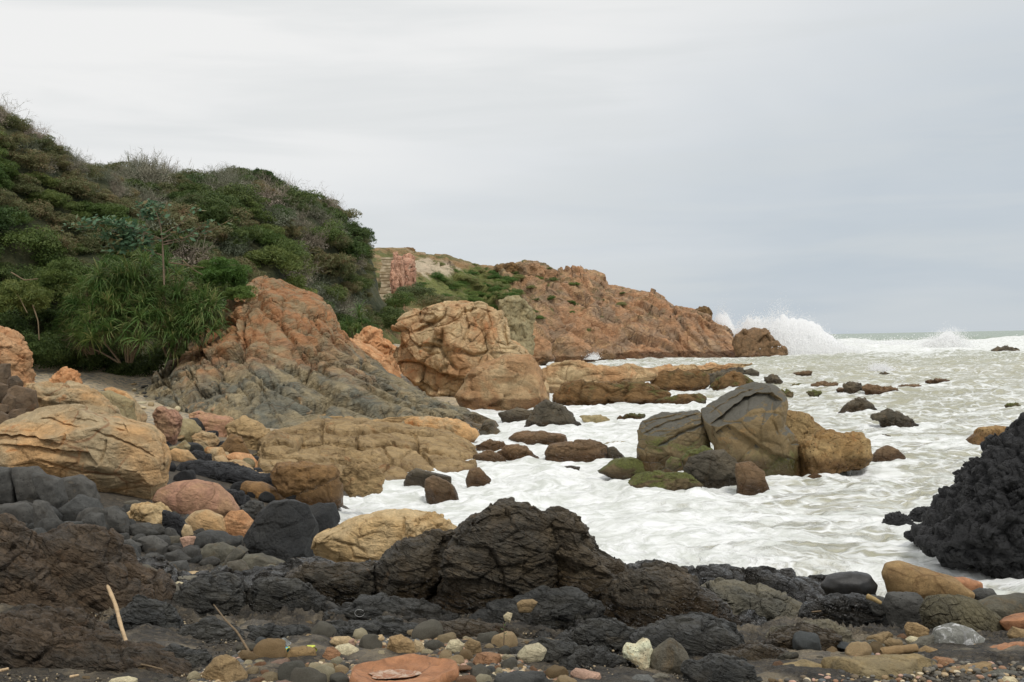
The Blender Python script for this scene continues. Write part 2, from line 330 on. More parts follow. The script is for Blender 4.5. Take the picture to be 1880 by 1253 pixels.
# ---------------------------------------------------------------- boulders
def cracks(p, s, w, blocky=0., seed=0.):
    """p in metres -> inward depth (0..1) near the joints of a warped cell pattern, and a random step per cell"""
    q = p / s + seed; q = q + .22 * np.stack([noise(q * .9 + 3), noise(q * .9 + 31), noise(q * .9 + 57)], 1)
    f1, f2, c = voronoi(q)
    return np.exp(-((f2 - f1) / w) ** 2), c
_seed = [0]
def relief(v, f, R, st):
    """push a closed surface v along its normals: broad lumps, joints, layers, grain. R is the size of the rock"""
    _seed[0] += 1; sd = _seed[0] * 3.71
    n = vnormals(v, f); p = v
    d = st.get('lump', .10) * R * fbm(p / (R * .8) + sd, 3)
    if st.get('knob'):
        for kk, aa in ((1., 1.), (.42, .34)):
            f1, f2, c = voronoi(p / (R * st.get('ks', .3) * kk) + sd); d = d + st['knob'] * aa * R * (np.sqrt(np.maximum(0, 1 - (f1 / 1.0) ** 2)) - .85 + .7 * (c - .5))
    v = v + n * d[:, None]
    if st.get('crack', .03):
        for lv, kk in ((1., 1.), (.42, st.get('crack2', 0) / max(1e-6, st.get('crack', .03)))):
            if kk <= 0: continue
            S_ = R * st.get('cs', .55) * lv; q = p * np.array(st.get('cstretch', (1, 1, 1.3))) / S_ + sd + lv
            q = q + .18 * np.stack([noise(q * .9 + 3), noise(q * .9 + 31), noise(q * .9 + 57)], 1)
            e, c, t_ = facets(q)
            v = v + n * (R * kk * (-st.get('crack', .03) * np.exp(-(e / (st.get('cw', .07))) ** 2) + st.get('block', .04) * (c + st.get('tilt', 1.1) * t_)))[:, None]
    if st.get('strata'):
        a = Vector(st.get('sdir', (.35, .1, 1))).normalized(); t = p @ np.array(a)
        L0 = R * st.get('sl', .12)
        wv = fbm(p / (R * .7) + sd, 3) * 1.2
        q = np.stack([t / L0 + wv, p[:, 0] / L0 * .12, p[:, 1] / L0 * .12 + sd], 1)
        v = v + n * (st['strata'] * R * (ridged(q, 4) - 1.) )[:, None]
    g = st.get('grain', .012)
    v = v + n * (g * R * fbm(p / (R * .09) + sd, 3))[:, None]
    return v

def poly_radius(pts, th):
    """star-shaped outline -> radius at angle th about its middle"""
    r = np.zeros_like(th); dx = np.cos(th); dy = np.sin(th)
    for k in range(len(pts)):
        a = pts[k]; b = pts[(k + 1) % len(pts)]; e = b - a
        den = dx * e[1] - dy * e[0]; den = np.where(np.abs(den) < 1e-9, 1e-9, den)
        t = (a[0] * e[1] - a[1] * e[0]) / den; s = (a[0] * dy - a[1] * dx) / den
        s_ok = (s >= -1e-6) & (s <= 1 + 1e-6) & (t > 0)
        r = np.where(s_ok, np.maximum(r, t), r)
    return r
STY = dict(
 round=dict(lump=.05, crack=0, grain=.006),
 smooth=dict(lump=.05, crack=.012, cs=.9, block=.02, grain=.006),
 crag=dict(lump=.07, crack=.035, crack2=.016, cs=.62, cw=.07, block=.13, grain=.007, cuts=6),
 slab=dict(lump=.06, crack=.025, cs=.55, cw=.06, cstretch=(.7, .7, 1.9), block=.07, strata=.006, sdir=(.1, 0, 1), grain=.006, cuts=4),
 facet=dict(lump=.06, crack=.02, cs=.8, block=.03, cuts=9, cutd=.72, grain=.008),
 lay=dict(lump=.08, crack=.035, crack2=.014, cs=.5, cw=.08, cstretch=(.8, .8, 1.8), block=.08, strata=.012, sl=.10, grain=.008, cuts=3),
 lumpy=dict(lump=.08, knob=.14, ks=.45, crack=.02, cs=.5, block=.03, grain=.01),
 lava=dict(lump=.08, knob=.13, ks=.22, crack=.02, cs=.42, block=.08, crack2=.012, grain=.014),
)
TR = []; SEAR = []
def carve(v, gl, way=(0, 1, 0), front=None):
    """cut joints ('g') and undercut ledges ('s') into a rock along traced photo lines; depth in metres, width in photo pixels"""
    x, z = v[:, 0] / v[:, 1], (v[:, 2] - H) / v[:, 1]; px = 940 + F * (x * CR - z * SR); py = 624 - F * (x * SR + z * CR)
    px = px + 2.5 * noise(np.stack([px * .06, py * .06, px * 0 + 2], 1)); py = py + 2.5 * noise(np.stack([px * .07, py * .07, px * 0 + 8], 1))
    D = np.zeros(len(v))
    for kind, dep, w, line in gl:
        q = np.array(line, float).reshape(-1, 2); best = np.full(len(v), 1e9); side = np.zeros(len(v)); tt = np.zeros(len(v)); n = len(q) - 1
        for k in range(n):
            a, e = q[k], q[k + 1] - q[k]; L2 = (e ** 2).sum(); t = ((px - a[0]) * e[0] + (py - a[1]) * e[1]) / L2; tc = np.clip(t, 0, 1)
            d = np.hypot(px - a[0] - e[0] * tc, py - a[1] - e[1] * tc); m = d < best; best = np.where(m, d, best)
            side = np.where(m, (e[0] * (py - a[1]) - e[1] * (px - a[0])) * (1 if e[0] >= 0 else -1), side); tt = np.where(m, (k + tc) / n, tt)
        tap = np.minimum(1, np.minimum(tt, 1 - tt) * 6 + .15)
        if kind == 'g': D += dep * tap * np.exp(-(best / w) ** 2)
        else: D += dep * tap * np.where(side > 0, smooth(0, 3.5, best) * np.exp(-best / w), 0) * (np.minimum(tt, 1 - tt) > 1e-3)
    if front is not None: D = D * front
    return v + D[:, None] * np.array(way, float)
def boulder(name, o, mat, label, cat='rock', st='crag', thick=.75, Y=None, base=None, box=.85, lvl=None, group=None, bury=.25, tuck=None, grooves=None, **kw):
    """o: flat list of photo pixels tracing the rock; it becomes a closed body with its own distance, width and thickness"""
    pts = np.array(o, float).reshape(-1, 2)
    if cat == 'stone': TR.append(pts)
    c = (pts.min(0) + pts.max(0)) / 2; hh = pts[:, 1].max() - pts[:, 1].min(); ww = pts[:, 0].max() - pts[:, 0].min()
    by = pts[:, 1].max() if base is None else base
    bx = pts[pts[:, 1] > pts[:, 1].max() - .25 * hh][:, 0].mean()
    if Y is None: Y = hit(bx, by)
    Rm = .5 * math.sqrt(ww * max(hh, .35 * ww)) / F * Y; T = thick * Rm; Yc = Y + T * .93
    q = pts - c; q[:, 1] *= -1
    low = q[:, 1] < -.15 * hh
    if tuck is None: tuck = st == 'round' and hh > .45 * ww
    if tuck: bury = .1
    gz = max(float(ground((c[0] - 940) / F * Yc, Yc)), -.5) - .1; zf = P(c[0], pts[:, 1].max(), Yc)[2]
    if not tuck: bury = max(bury, min(.6, (zf - gz) * F / Yc / hh))
    q[low, 1] -= (bury * hh + .06 * ww * (not tuck)) * np.minimum(1, np.abs(q[low, 1]) / (hh * .5)) ** 3                                  # the foot goes on below the ground
    if lvl is None:
        px = math.sqrt(ww * hh) * .545; lvl = 4 if px < 9 else 5 if px < 40 else 6 if px < 105 else 7
    v, f = ico(lvl); th = np.arctan2(v[:, 2], v[:, 0]); s = np.sqrt(v[:, 0] ** 2 + v[:, 2] ** 2)
    tt = np.linspace(-math.pi, math.pi, 361); r = poly_radius(q, tt); r[-1] = r[0]
    k = np.array([1, 2, 3, 2, 1.]); k /= k.sum(); rr = np.convolve(np.concatenate([r[-4:-1], r, r[1:4]]), k, 'same')[3:-3]
    rad = np.interp(th, tt, rr)
    sp = np.power(s, box); dep = np.sign(v[:, 1]) * np.abs(v[:, 1]) ** .85
    if not tuck: dep = np.where(v[:, 2] < 0, dep / np.power(np.maximum(.12, 1 - v[:, 2] ** 2), .34), dep)       # the foot does not tuck in: it goes straight down
    X = np.stack([rad * sp * np.cos(th), rad * sp * np.sin(th)], 1) / F * Yc
    v3 = np.stack([X[:, 0], dep * T, X[:, 1]], 1)
    sty = dict(STY[st]); sty.update(kw)
    lr = np.random.default_rng(abs(hash(tuple(int(x) for x in o))) % 99991)
    for _ in range(sty.get('cuts', 0)):
        n = np.array([lr.normal() * .8, -abs(lr.normal()) - .35, lr.normal() * .55 + .25]); n /= np.linalg.norm(n)
        t = v3 @ n; m = t.max() * lr.uniform(sty.get('cutd', .78), .95); e = np.maximum(t - m, 0); v3 = v3 - n * (e * .93)[:, None]
    for a, b, c_, m in sty.get('planes', ()):
        n = np.array([a, b, c_], float); n /= np.linalg.norm(n); t = v3 @ n; e = np.maximum(t - t.max() * m, 0); v3 = v3 - n * (e * .96)[:, None]
    v3 = relief(v3, f, Rm, sty)
    cen = P(c[0], c[1], Yc)
    if grooves: v3 = carve(v3 + cen, grooves, front=smooth(.25, -.05, v[:, 1])) - cen
    if zf < .35: SEAR.append((float(cen[0]), Yc, float(ww / 2 / F * Yc)))
    foot = np.array([cen[0], Yc, cen[2] - hh / 2 / F * Yc])
    ob = mk(name, v3 + cen, f, M[mat] if isinstance(mat, str) else mat, loc=foot)
    return tag(ob, label, cat, group)

def curve(pts, n):
    pts = np.array(pts, float); d = np.concatenate([[0], np.cumsum(np.hypot(*np.diff(pts[:, :2], axis=0).T))]); t = np.linspace(0, d[-1], n)
    return np.stack([np.interp(t, d, pts[:, k]) for k in range(pts.shape[1])], 1)
def loft(crest, foot, n, m, power=1.8, back=.5, bend=0.):
    """a hillside from foot line to crest line (photo px, py, distance) that goes on down behind the crest"""
    c = curve(crest, n); b = curve(foot, n); C_ = P(c[:, 0], c[:, 1], c[:, 2]); B_ = P(b[:, 0], b[:, 1], b[:, 2])
    t = np.linspace(-.06, 1 + back, m)[:, None, None]
    tz = np.clip(t, -.2, 1); pz = np.where(tz < 0, tz * power, 1 - (1 - tz) ** power)
    v = B_[None] * (1 - t) + C_[None] * t
    z = B_[None, :, 2:] + (C_[None, :, 2:] - B_[None, :, 2:]) * pz
    z = z - np.maximum(t - 1, 0) ** 1.3 * (C_[None, :, 2:] - B_[None, :, 2:]) * 1.6
    v[..., 2:] = z
    return v.reshape(-1, 3), grid_faces(m, n)
# ---------------------------------------------------------------- world, sun, camera
W = bpy.data.worlds.new('World'); S.world = W; W.use_nodes = True; wt = W.node_tree; wt.nodes.clear()
class WN(NT):
    def __init__(s, t): s.t = t; s.out = t.nodes.new('ShaderNodeOutputWorld')
w = WN(wt)
SUN_EL, SUN_AZ = math.radians(58), math.radians(150)     # azimuth from +Y clockwise: high, over the right shoulder
dirv = w.n('TexCoord').outputs['Generated']; sx = w.n('SeparateXYZ', Vector=dirv); X_, Y_, Z_ = sx.outputs
sky = w.n('TexSky', _sky_type='NISHITA', _sun_disc=False, _sun_elevation=SUN_EL, _sun_rotation=SUN_AZ).outputs[0]
zc = w.math('MAXIMUM', Z_, 0.)
den = w.math('ADD', zc, .12)
cl = w.n('CombineXYZ', X=w.math('DIVIDE', X_, den), Y=w.math('DIVIDE', Y_, den), Z=0.).outputs[0]
n1 = w.noise(cl, .55, 5, .5, .3); n2 = w.noise(w.n('CombineXYZ', X=w.math('MULTIPLY', X_, 3.), Y=w.math('MULTIPLY', Y_, 3.), Z=w.math('MULTIPLY', Z_, 26.)).outputs[0], 1.1, 4, .5, .4)
f = w.ss(w.math('ADD', w.math('ADD', w.math('MULTIPLY', zc, 2.2), w.math('MULTIPLY', X_, -.95)), w.math('MULTIPLY_ADD', n1, .9, -.25)), -.15, 1.05)
colc = w.mix(f, lin((191, 201, 210)), lin((242, 242, 241)))
colc = w.mix(w.ss(n2, .4, .7, 0, .45), colc, lin((214, 218, 219)))
colc = w.vm('SCALE', colc, 10.)
allc = w.mix(.97, sky, colc)
bg = w.n('Background', Color=allc, Strength=.1); wt.links.new(bg.outputs[0], w.out.inputs[0])
sun = bpy.data.lights.new('sun', 'SUN'); sun.energy = 1.5; sun.angle = math.radians(11); sun.color = (1, .965, .91)
so = bpy.data.objects.new('sun', sun); COL.objects.link(so)
sd = Vector((math.sin(SUN_AZ) * math.cos(SUN_EL), math.cos(SUN_AZ) * math.cos(SUN_EL), math.sin(SUN_EL)))
so.rotation_euler = sd.to_track_quat('Z', 'Y').to_euler(); so.location = (0, 0, 60)
cam = bpy.data.cameras.new('camera'); co_ = bpy.data.objects.new('camera', cam); COL.objects.link(co_); S.camera = co_
cam.sensor_width = 36; cam.lens = F / 1880 * 36; cam.clip_end = 20000; cam.clip_start = .1; cam.shift_y = -2.5 / 1880
co_.matrix_world = Matrix(((CR, SR, 0, 0), (0, 0, -1, 0), (-SR, CR, 0, H), (0, 0, 0, 1)))
S.view_settings.view_transform = 'Standard'; S.view_settings.look = 'None'; S.view_settings.exposure = 0; S.view_settings.gamma = 1
S.cycles.max_bounces = 6; S.cycles.diffuse_bounces = 6; S.cycles.transparent_max_bounces = 6; S.cycles.glossy_bounces = 2; S.cycles.transmission_bounces = 12; S.cycles.use_denoising = True

# ---------------------------------------------------------------- shore: one sheet from behind the camera out under the sea
N = NT('shore rock and gravel'); pos = N.n('NewGeometry').outputs['Position']; sp_ = N.n('SeparateXYZ', Vector=pos)
far = N.n('Attribute', _attribute_name='gravel').outputs['Fac']
wv_ = N.n('TexNoise', Vector=pos, Scale=1.2, Detail=4).outputs['Color']
pst = N.n('VectorMath', _operation='MULTIPLY', i0=N.vm('ADD', pos, N.vm('SCALE', wv_, .5)), i1=(2.5, 5., 22.)).outputs[0]
str_ = N.noise(pst, 1.6, 6, .65)
c1 = N.mix(N.ss(str_, .38, .62), lin((58, 54, 48)), lin((86, 78, 66)))
gv_ = N.n('SeparateColor', Color=N.n('TexVoronoi', Vector=pos, Scale=38.).outputs['Color']).outputs[0]
c1 = N.mix(N.ss(gv_, .6, 1., 0, .6), c1, lin((120, 108, 88)))
c1 = N.mix(N.ss(N.noise(pos, .9, 5, .6), .5, .7, 0, .6), c1, lin((56, 54, 50)))
vg = N.n('TexVoronoi', Vector=pos, Scale=7.); vgc = N.n('SeparateColor', Color=vg.outputs['Color']).outputs[0]
c2 = N.mix(N.ss(vgc, .2, .9), lin((206, 188, 156)), lin((140, 134, 124))); c2 = N.mix(N.ss(N.noise(pos, .5, 4), .45, .65, 0, .8), c2, lin((214, 194, 160)))
colg = N.mix(far, c1, c2)
vs = N.n('TexVoronoi', Vector=pos, Scale=38.).outputs['Distance']
hb = N.math('ADD', N.math('MULTIPLY', str_, .05), N.math('ADD', N.math('MULTIPLY', N.noise(pos, 22, 6, .7, .3), .05), N.math('MULTIPLY', vs, -.03)))
N.bsdf(Base__Color=colg, Roughness=.72, Normal=N.bump(hb, 1.), **{'Specular IOR Level': .4}); M['shore'] = N.m
nu, nl = 760, 700
uu = np.linspace(-650, 2500, nu); ll = np.exp(np.linspace(math.log(3.1), math.log(250), nl))
UU, YY = np.meshgrid(uu, ll); XX = ((UU - 940) / F * YY).ravel(); YY = YY.ravel(); Z = ground(XX, YY)
p0 = np.stack([XX, YY, np.zeros_like(XX)], 1)
near = smooth(16, 9, YY)
q = np.stack([(XX * .35 + YY * .9) * 2.6 + fbm(p0 * .8, 3) * 1.5, XX * .6, YY * .3], 1)
Z = Z + near * (.010 + .075 * smooth(6.1, 7.6, YY)) * (ridged(q, 5, .62) - 1) + near * (.010 + .02 * smooth(5.8, 6.6, YY)) * (ridged(q * 3.1 + 5, 4, .6) - 1) + .05 * fbm(p0 * 1.3, 4) * smooth(60, 12, YY) + smooth(30, 70, YY) * .4 * fbm(p0 * .2, 4)
px_ = XX / YY * F + 940
peb = smooth(.1, -.1, np.abs(px_ - 680) / 360 - .95 + .3 * fbm(p0 * 3 + 5, 2)) * smooth(7.1, 6.5, YY)
far_ = np.clip(smooth(30, 40, YY) + smooth(.0, .5, fbm(p0 * 2.1 + 4, 3)) * .35 * near, 0, 1)
shore = tag(mk('shore', np.stack([XX, YY, Z], 1), grid_faces(nl, nu), M['shore'], attrs={'gravel': far_}), kind='structure')

# ---------------------------------------------------------------- far headland
crest = [(560,520,200),(640,478,205),(690,458,210),(745,457,214),(760,464,215),(820,470,222),(870,487,228),(912,494,232),(925,486,233),(965,482,235),(1000,496,236),(1020,504,238),(1050,498,238),(1080,494,238),(1112,504,237),
         (1118,520,236),(1160,529,233),(1200,534,230),(1238,560,226),(1272,566,222),(1283,568,220),(1302,573,218),(1312,590,215),(1335,604,211),(1352,622,208),(1375,640,204),(1395,655,200)]
foot = [(560,640,120),(700,640,140),(820,652,160),(900,662,180),(1000,664,188),(1060,662,196),(1120,662,200),(1200,660,202),(1260,659,202),(1320,658,200),(1370,657,197),(1400,657,195)]
v, f = loft(crest, foot, 620, 230, 1.7, .5)
n = vnormals(v, f)
if n[:, 2].mean() < 0: n = -n; f = f[:, ::-1]
tpar = np.repeat(np.linspace(-.06, 1.5, 230), 620); pxc0 = np.tile(np.linspace(0, 1, 620), 230)
ampl = np.where(tpar < .80, 1, np.where(tpar < 1.1, .32, 1.)) * smooth(-.06, .08, tpar) * (1 - .6 * smooth(.80, .97, pxc0))
pxc = np.tile(np.linspace(0, 1, 620), 230)                              # 0 left .. 1 right
craggy = smooth(.22, .42, pxc + .10 * fbm(v * .05, 2)) * .85 + .15
R3 = np.array([[.8, 0, .6], [0, 1, 0], [-.6, 0, .8]])                  # slabs lean down to the right
q = (v @ R3) * np.array([.10, .10, .34]); q = q + .2 * np.stack([noise(q + 3), noise(q + 31), noise(q + 57)], 1); k1, c1_, t1_ = facets(q); k2, c2_, t2_ = facets(q * 2.6 + 9); k3, c3_, t3_ = facets(v * .8); k1, k2, k3 = [np.exp(-(k_ / .08) ** 2) for k_ in (k1, k2, k3)]
dsp = 1.6 * fbm(v * .06, 3) + 2.0 * (c1_ + 1.1 * t1_) - .7 * k1 + .9 * (c2_ + t2_) - .35 * k2 + .22 * (c3_ + t3_) - .12 * k3 + .3 * (ridged(q * 2, 3) - 1)
v = v + n * (dsp * .8 * ampl * craggy)[:, None] + n * (.5 * fbm(v * .25, 4) * ampl * (1 - craggy))[:, None]
grass = smooth(.28, .40, 1 - pxc + .18 * fbm(v * .06 + 5, 3) - .42) * smooth(.35, .6, n[:, 2] + .3 * fbm(v * .12, 3) + .2)
M_h = M['cliff']
hd = mk('headland', v, f, M_h); tag(hd, kind='structure')
# let grass and pale earth show on the gentler western side of the headland through its own material
t = M_h.node_tree; NN = NT.__new__(NT); NN.t = t; NN.m = M_h
pb = next(x for x in t.nodes if x.type == 'BSDF_PRINCIPLED'); cs_ = pb.inputs['Base Color'].links[0].from_socket
posn = NN.n('NewGeometry'); sxyz = NN.n('SeparateXYZ', Vector=posn.outputs['Position']); nzz = NN.n('SeparateXYZ', Vector=posn.outputs['Normal']).outputs['Z']
nn = NN.noise(posn.outputs['Position'], .06, 6, .65, .5); nf = NN.noise(posn.outputs['Position'], .45, 5, .7)
west = NN.ss(NN.math('ADD', sxyz.outputs['X'], NN.math('MULTIPLY', nn, 26.)), -8, 26, 1, 0)
soil = NN.mix(NN.ss(nf, .35, .6), lin((176, 146, 104)), lin((142, 120, 80)))
soil = NN.mix(NN.math('MULTIPLY', NN.ss(nn, .52, .64), .8), soil, lin((214, 188, 156)))
soil = NN.mix(NN.ss(NN.noise(posn.outputs['Position'], .13, 6, .7, .6), .46, .56), soil, lin((104, 112, 60)))
cc = NN.mix(NN.math('MULTIPLY', west, .92), cs_, soil)
def spot(x, z, r0, r1, jit):
    dx = NN.math('SUBTRACT', sxyz.outputs['X'], x); dz = NN.math('MULTIPLY', NN.math('SUBTRACT', sxyz.outputs['Z'], z), 1.6)
    d = NN.math('SQRT', NN.math('ADD', NN.math('MULTIPLY', dx, dx), NN.math('MULTIPLY', dz, dz)))
    return NN.ss(NN.math('ADD', d, NN.math('MULTIPLY_ADD', NN.noise(posn.outputs['Position'], .22, 6, .7, .5), jit, -jit / 2)), r0, r1, 1, 0)
cc = NN.mix(NN.math('MULTIPLY', spot(-8, 13.5, 6, 9, 16.), .85), cc, NN.mix(NN.ss(nf, .4, .6), lin((104, 118, 58)), lin((134, 142, 78))))
cc = NN.mix(NN.math('MULTIPLY', spot(-13.5, 17.2, 2.5, 4.5, 8.), .85), cc, lin((226, 206, 178)))
gp = NN.math('MULTIPLY', NN.ss(nf, .5, .62), NN.math('MULTIPLY', NN.ss(nzz, .35, .7), NN.ss(sxyz.outputs['Z'], 3, 9)))
cc = NN.mix(NN.math('MULTIPLY', gp, .55), cc, lin((104, 100, 56)))
t.links.new(cc, pb.inputs['Base Color'])
head_v = v.reshape(230, 620, 3)

# ---------------------------------------------------------------- hill under the scrub
N = NT('hill soil'); pos = N.n('NewGeometry').outputs['Position']
N.bsdf(Base__Color=N.mix(N.ss(N.noise(pos, .6, 6, .65), .4, .6), lin((48, 54, 30)), lin((70, 70, 42))), Roughness=.9, Normal=N.bump(N.noise(pos, 3, 5), .2)); M['hill'] = N.m
def hill(name, crest, foot, n, m, power, back):
    v, f = loft(crest, foot, n, m, power, back); nn = vnormals(v, f)
    if nn[:, 2].mean() < 0: nn = -nn; f = f[:, ::-1]
    v = v + nn * (1.0 * fbm(v * .15, 3))[:, None]
    tag(mk(name, v, f, M['hill']), kind='structure'); return v.reshape(m, n, 3)
hillA = hill('hill_slope', [(-420,60,64),(-100,170,66),(0,228,68),(60,262,70),(130,298,72),(185,335,74),(215,360,76),(240,430,78),(262,520,78)],
             [(-420,690,48),(-100,690,51),(0,692,53),(80,697,54),(160,702,55),(250,705,56),(300,700,58),(340,680,60),(370,660,62)], 160, 90, 1.7, .5)
hillB = hill('hill_ridge', [(120,380,92),(200,345,94),(260,332,96),(330,348,98),(400,355,100),(470,352,102),(540,368,104),(600,392,106),(650,428,107),(676,475,108),(690,520,108),(698,560,108)],
             [(120,640,66),(300,620,66),(400,610,70),(480,560,76),(560,590,84),(630,600,90),(660,590,94),(690,585,98),(698,580,100)], 160, 90, 1.9, .6)
# ---------------------------------------------------------------- traced rocks: outline in photo pixels, material, label
B = boulder
# great boulder on the shore and its neighbours
B('boulder', [732,602,765,564,811,554,858,556,882,552,916,564,932,588,937,626,969,645,997,678,1007,717,997,738,935,746,868,745,810,726,763,698,731,682,727,645], 'tan_far',
  'huge cracked tan boulder, the tallest rock on the water edge below the green hill', 'boulder', thick=.8, box=.72, crack=.04, crack2=.014, block=.10, cs=.62, cuts=5, lump=.05, cutd=.8, lvl=8, grooves=[('s',1.1,34,[738,618,748,640,765,660,806,682,839,690,887,690,900,676]),('g',.45,3,[811,600,809,640,839,682]),('g',.4,3,[755,612,791,597,815,583,822,560]),('g',.3,2.5,[765,640,790,634,811,640]),('g',.35,3,[882,690,926,669,960,652]),('g',.45,3,[897,690,908,726,915,742]),('g',.3,2.5,[935,575,925,600,932,640]),('g',.25,2.5,[830,602,850,575,880,565]),('g',.25,2.5,[839,640,870,655,900,645]),('g',.25,2.5,[850,560,860,600,845,640]),('s',.3,14,[740,585,770,572,800,575]),('g',.25,2,[895,560,900,600,888,640])], planes=[(.35,-.85,.35,.72),(-.55,-.8,.1,.8),(.1,-.8,-.6,.62)])
B('boulder', [850,700,870,672,930,650,975,648,1000,680,1008,720,1000,740,935,748,860,746,835,725], 'tan_far', 'smooth sloping tan rock leaning on the right foot of the huge cracked boulder', 'boulder', st='slab', thick=.7, Y=60, cuts=4)
B('rock', [915,548,935,541,962,548,978,575,980,620,950,640,925,612], 'olive', 'rounded grey rock with lichen behind the top right of the huge cracked boulder', Y=88, st='crag')
B('rock', [640,632,672,598,696,612,727,638,738,690,700,690,655,672], 'orange', 'orange pink pointed rock between the grey slope and the huge cracked boulder', Y=72, st='crag', thick=.9, cs=.6)
B('rock', [640,618,665,625,705,655,738,690,745,700,690,705,640,680], 'orange', 'low salmon rock in front of the pointed orange rock', Y=66, st='slab', thick=.8)
# the split pair out in the water
B('boulder', [1170,789,1180,774,1217,757,1284,753,1293,774,1300,803,1304,832,1300,848,1261,850,1217,852,1172,840], 'split', 'left half of the split boulder, grey top and mossy foot in white water', 'boulder', st='slab', thick=.85, Y=31.5, box=.7, crack=.022, strata=.004, sdir=(-.45,0,1), block=.03, cuts=2, cutd=.9, lvl=8, grooves=[('g',.10,2.2,[1171,800,1228,777,1287,760]),('g',.12,2.2,[1205,822,1250,796,1299,776]),('s',.10,12,[1180,815,1215,822,1240,840]),('g',.06,2,[1176,790,1215,768,1270,757])], planes=[(-.30,-.55,.8,.80),(.1,-.95,-.1,.8)])
B('boulder', [1289,752,1306,742,1356,714,1388,701,1423,706,1441,728,1442,755,1436,780,1458,803,1478,838,1480,868,1414,873,1366,866,1322,845,1302,805], 'split', 'right half of the split boulder, tall overhanging dome with a grey cap', 'boulder', st='smooth', thick=.85, Y=30.5, box=.72, crack=.02, block=.015, cuts=1, cutd=.9, lump=.05, lvl=8, grooves=[('s',.34,46,[1304,779,1331,757,1366,729,1392,721,1420,722,1437,735]),('s',.22,30,[1308,796,1339,779,1376,802,1420,830,1460,842]),('g',.10,2.2,[1300,762,1345,732,1390,711]),('g',.08,3,[1425,735,1418,770,1430,800]),('g',.06,2,[1352,742,1346,746])], planes=[(-.52,-.35,.8,.74),(.8,-.5,.1,.8)])
B('rock', [1436,752,1465,752,1495,772,1512,790,1516,825,1480,850,1450,835,1432,790], 'lump', 'knobbly tan rock right behind the split boulder', st='lumpy', Y=34, cs=.6)
B('rock', [1470,812,1485,800,1517,789,1535,796,1560,794,1583,795,1597,817,1600,842,1574,853,1532,854,1500,868,1470,866], 'lump', 'pale barnacled double headed rock at the right foot of the split boulder', st='lumpy', Y=30.5, thick=.8)
B('rock', [1597,842,1612,825,1630,818,1649,827,1662,840,1640,848,1610,850], 'brown', 'small brown wedge rock at the right end of the split boulder group', st='facet')
B('rock', [1257,858,1266,840,1296,827,1330,827,1350,844,1366,864,1358,885,1311,887,1266,876], 'dkgrey', 'squat dark brown rock in front of the split boulder', st='crag', Y=28.6, block=.07, cs=.8, box=.95, thick=.7)
B('rock', [1350,850,1379,847,1402,866,1413,886,1385,888,1352,887], 'brown', 'brown sloping rock touching the squat dark brown rock on its right', st='facet', Y=27.8)
B('rock', [1478,878,1495,868,1510,874,1502,884], 'brown', 'tiny brown rock in foam just right of the split boulder foot', st='facet')
B('rock', [1250,842,1262,828,1292,820,1312,828,1310,850,1280,858,1255,855], 'moss', 'green mossy rock wedged under the split between the two boulder halves', st='lumpy', Y=29)
B('rock', [1222,848,1232,838,1248,842,1252,856,1236,864,1222,858], 'moss', 'small round mossy knob at the foot of the left boulder half', st='round', Y=29)
B('rock', [1094,862,1125,846,1160,836,1192,848,1215,860,1240,866,1200,872,1130,868], 'moss', 'flat bright green moss covered rock left of the split boulder', st='slab', thick=.7)
B('rock', [1150,880,1165,870,1205,866,1250,868,1275,878,1292,893,1250,898,1195,906,1160,896], 'moss', 'flat brown layered rock awash in front of the mossy rock', st='lay', thick=.6)
# flat rocks scattered through the surf in the middle
B('rock', [930,803,950,793,993,792,1038,800,1042,812,983,818,934,815], 'brown', 'flat lens shaped brown rock in foam behind the blocky brown rock', st='slab', thick=.7)
B('rock', [999,830,1007,818,1045,810,1093,808,1117,825,1126,844,1079,850,1012,848,1000,841], 'brown', 'blocky brown rock in the middle of the white surf', st='lay', thick=.75, cuts=6)
B('rock', [1113,822,1127,820,1152,841,1146,849,1128,848,1115,836], 'dkgrey', 'thin grey tilted slab leaning on the blocky brown rock', st='facet')
B('rock', [962,778,983,745,1002,735,1031,745,1050,760,1072,779,1050,788,983,787], 'dkgrey', 'dark grey peaked rock in foam in front of the huge cracked boulder', st='crag', block=.07)
B('rock', [914,758,949,750,983,755,968,774,930,775], 'dkgrey', 'low dark rock left of the dark grey peaked rock', st='slab')
B('rock', [1062,763,1103,762,1122,771,1084,775], 'olive', 'low buff rock right of the dark grey peaked rock', st='slab', thick=.5)
B('rock', [741,882,748,868,760,858,791,866,828,876,827,888,777,890,745,890], 'dkgrey', 'long dark faceted rock at the edge of the surf left of the small cone rock', st='facet', thick=.6)
B('rock', [778,900,781,880,795,873,820,882,836,896,842,912,830,919,785,917], 'brown', 'reddish brown cone rock in front of the long dark faceted rock', st='facet')
B('rock', [854,880,862,863,880,858,902,880,888,890,860,890], 'brown', 'small brown cone rock standing alone in foam', st='facet')
B('rock', [872,818,897,807,925,813,930,826,912,830,880,830], 'brown', 'small rounded brown rock behind the end of the ochre slab', st='crag')
B('rock', [908,834,930,815,964,820,997,842,978,849,930,848], 'brown', 'brown rock with a rounded back touching foam right of the ochre slab', st='crag', thick=.7)
B('rock', [866,836,900,826,930,842,925,850,880,852], 'brown', 'low brown shelf at the seaward end of the ochre slab', st='slab', thick=.7)
B('rock', [1105,814,1135,810,1170,811,1170,818,1115,819], 'olive', 'thin buff shelf awash left of the split boulder', st='slab', thick=.4)
B('rock', [1026,858,1045,855,1066,858,1060,864,1032,864], 'dkgrey', 'tiny dark stone barely above foam near the green moss rock', st='round')
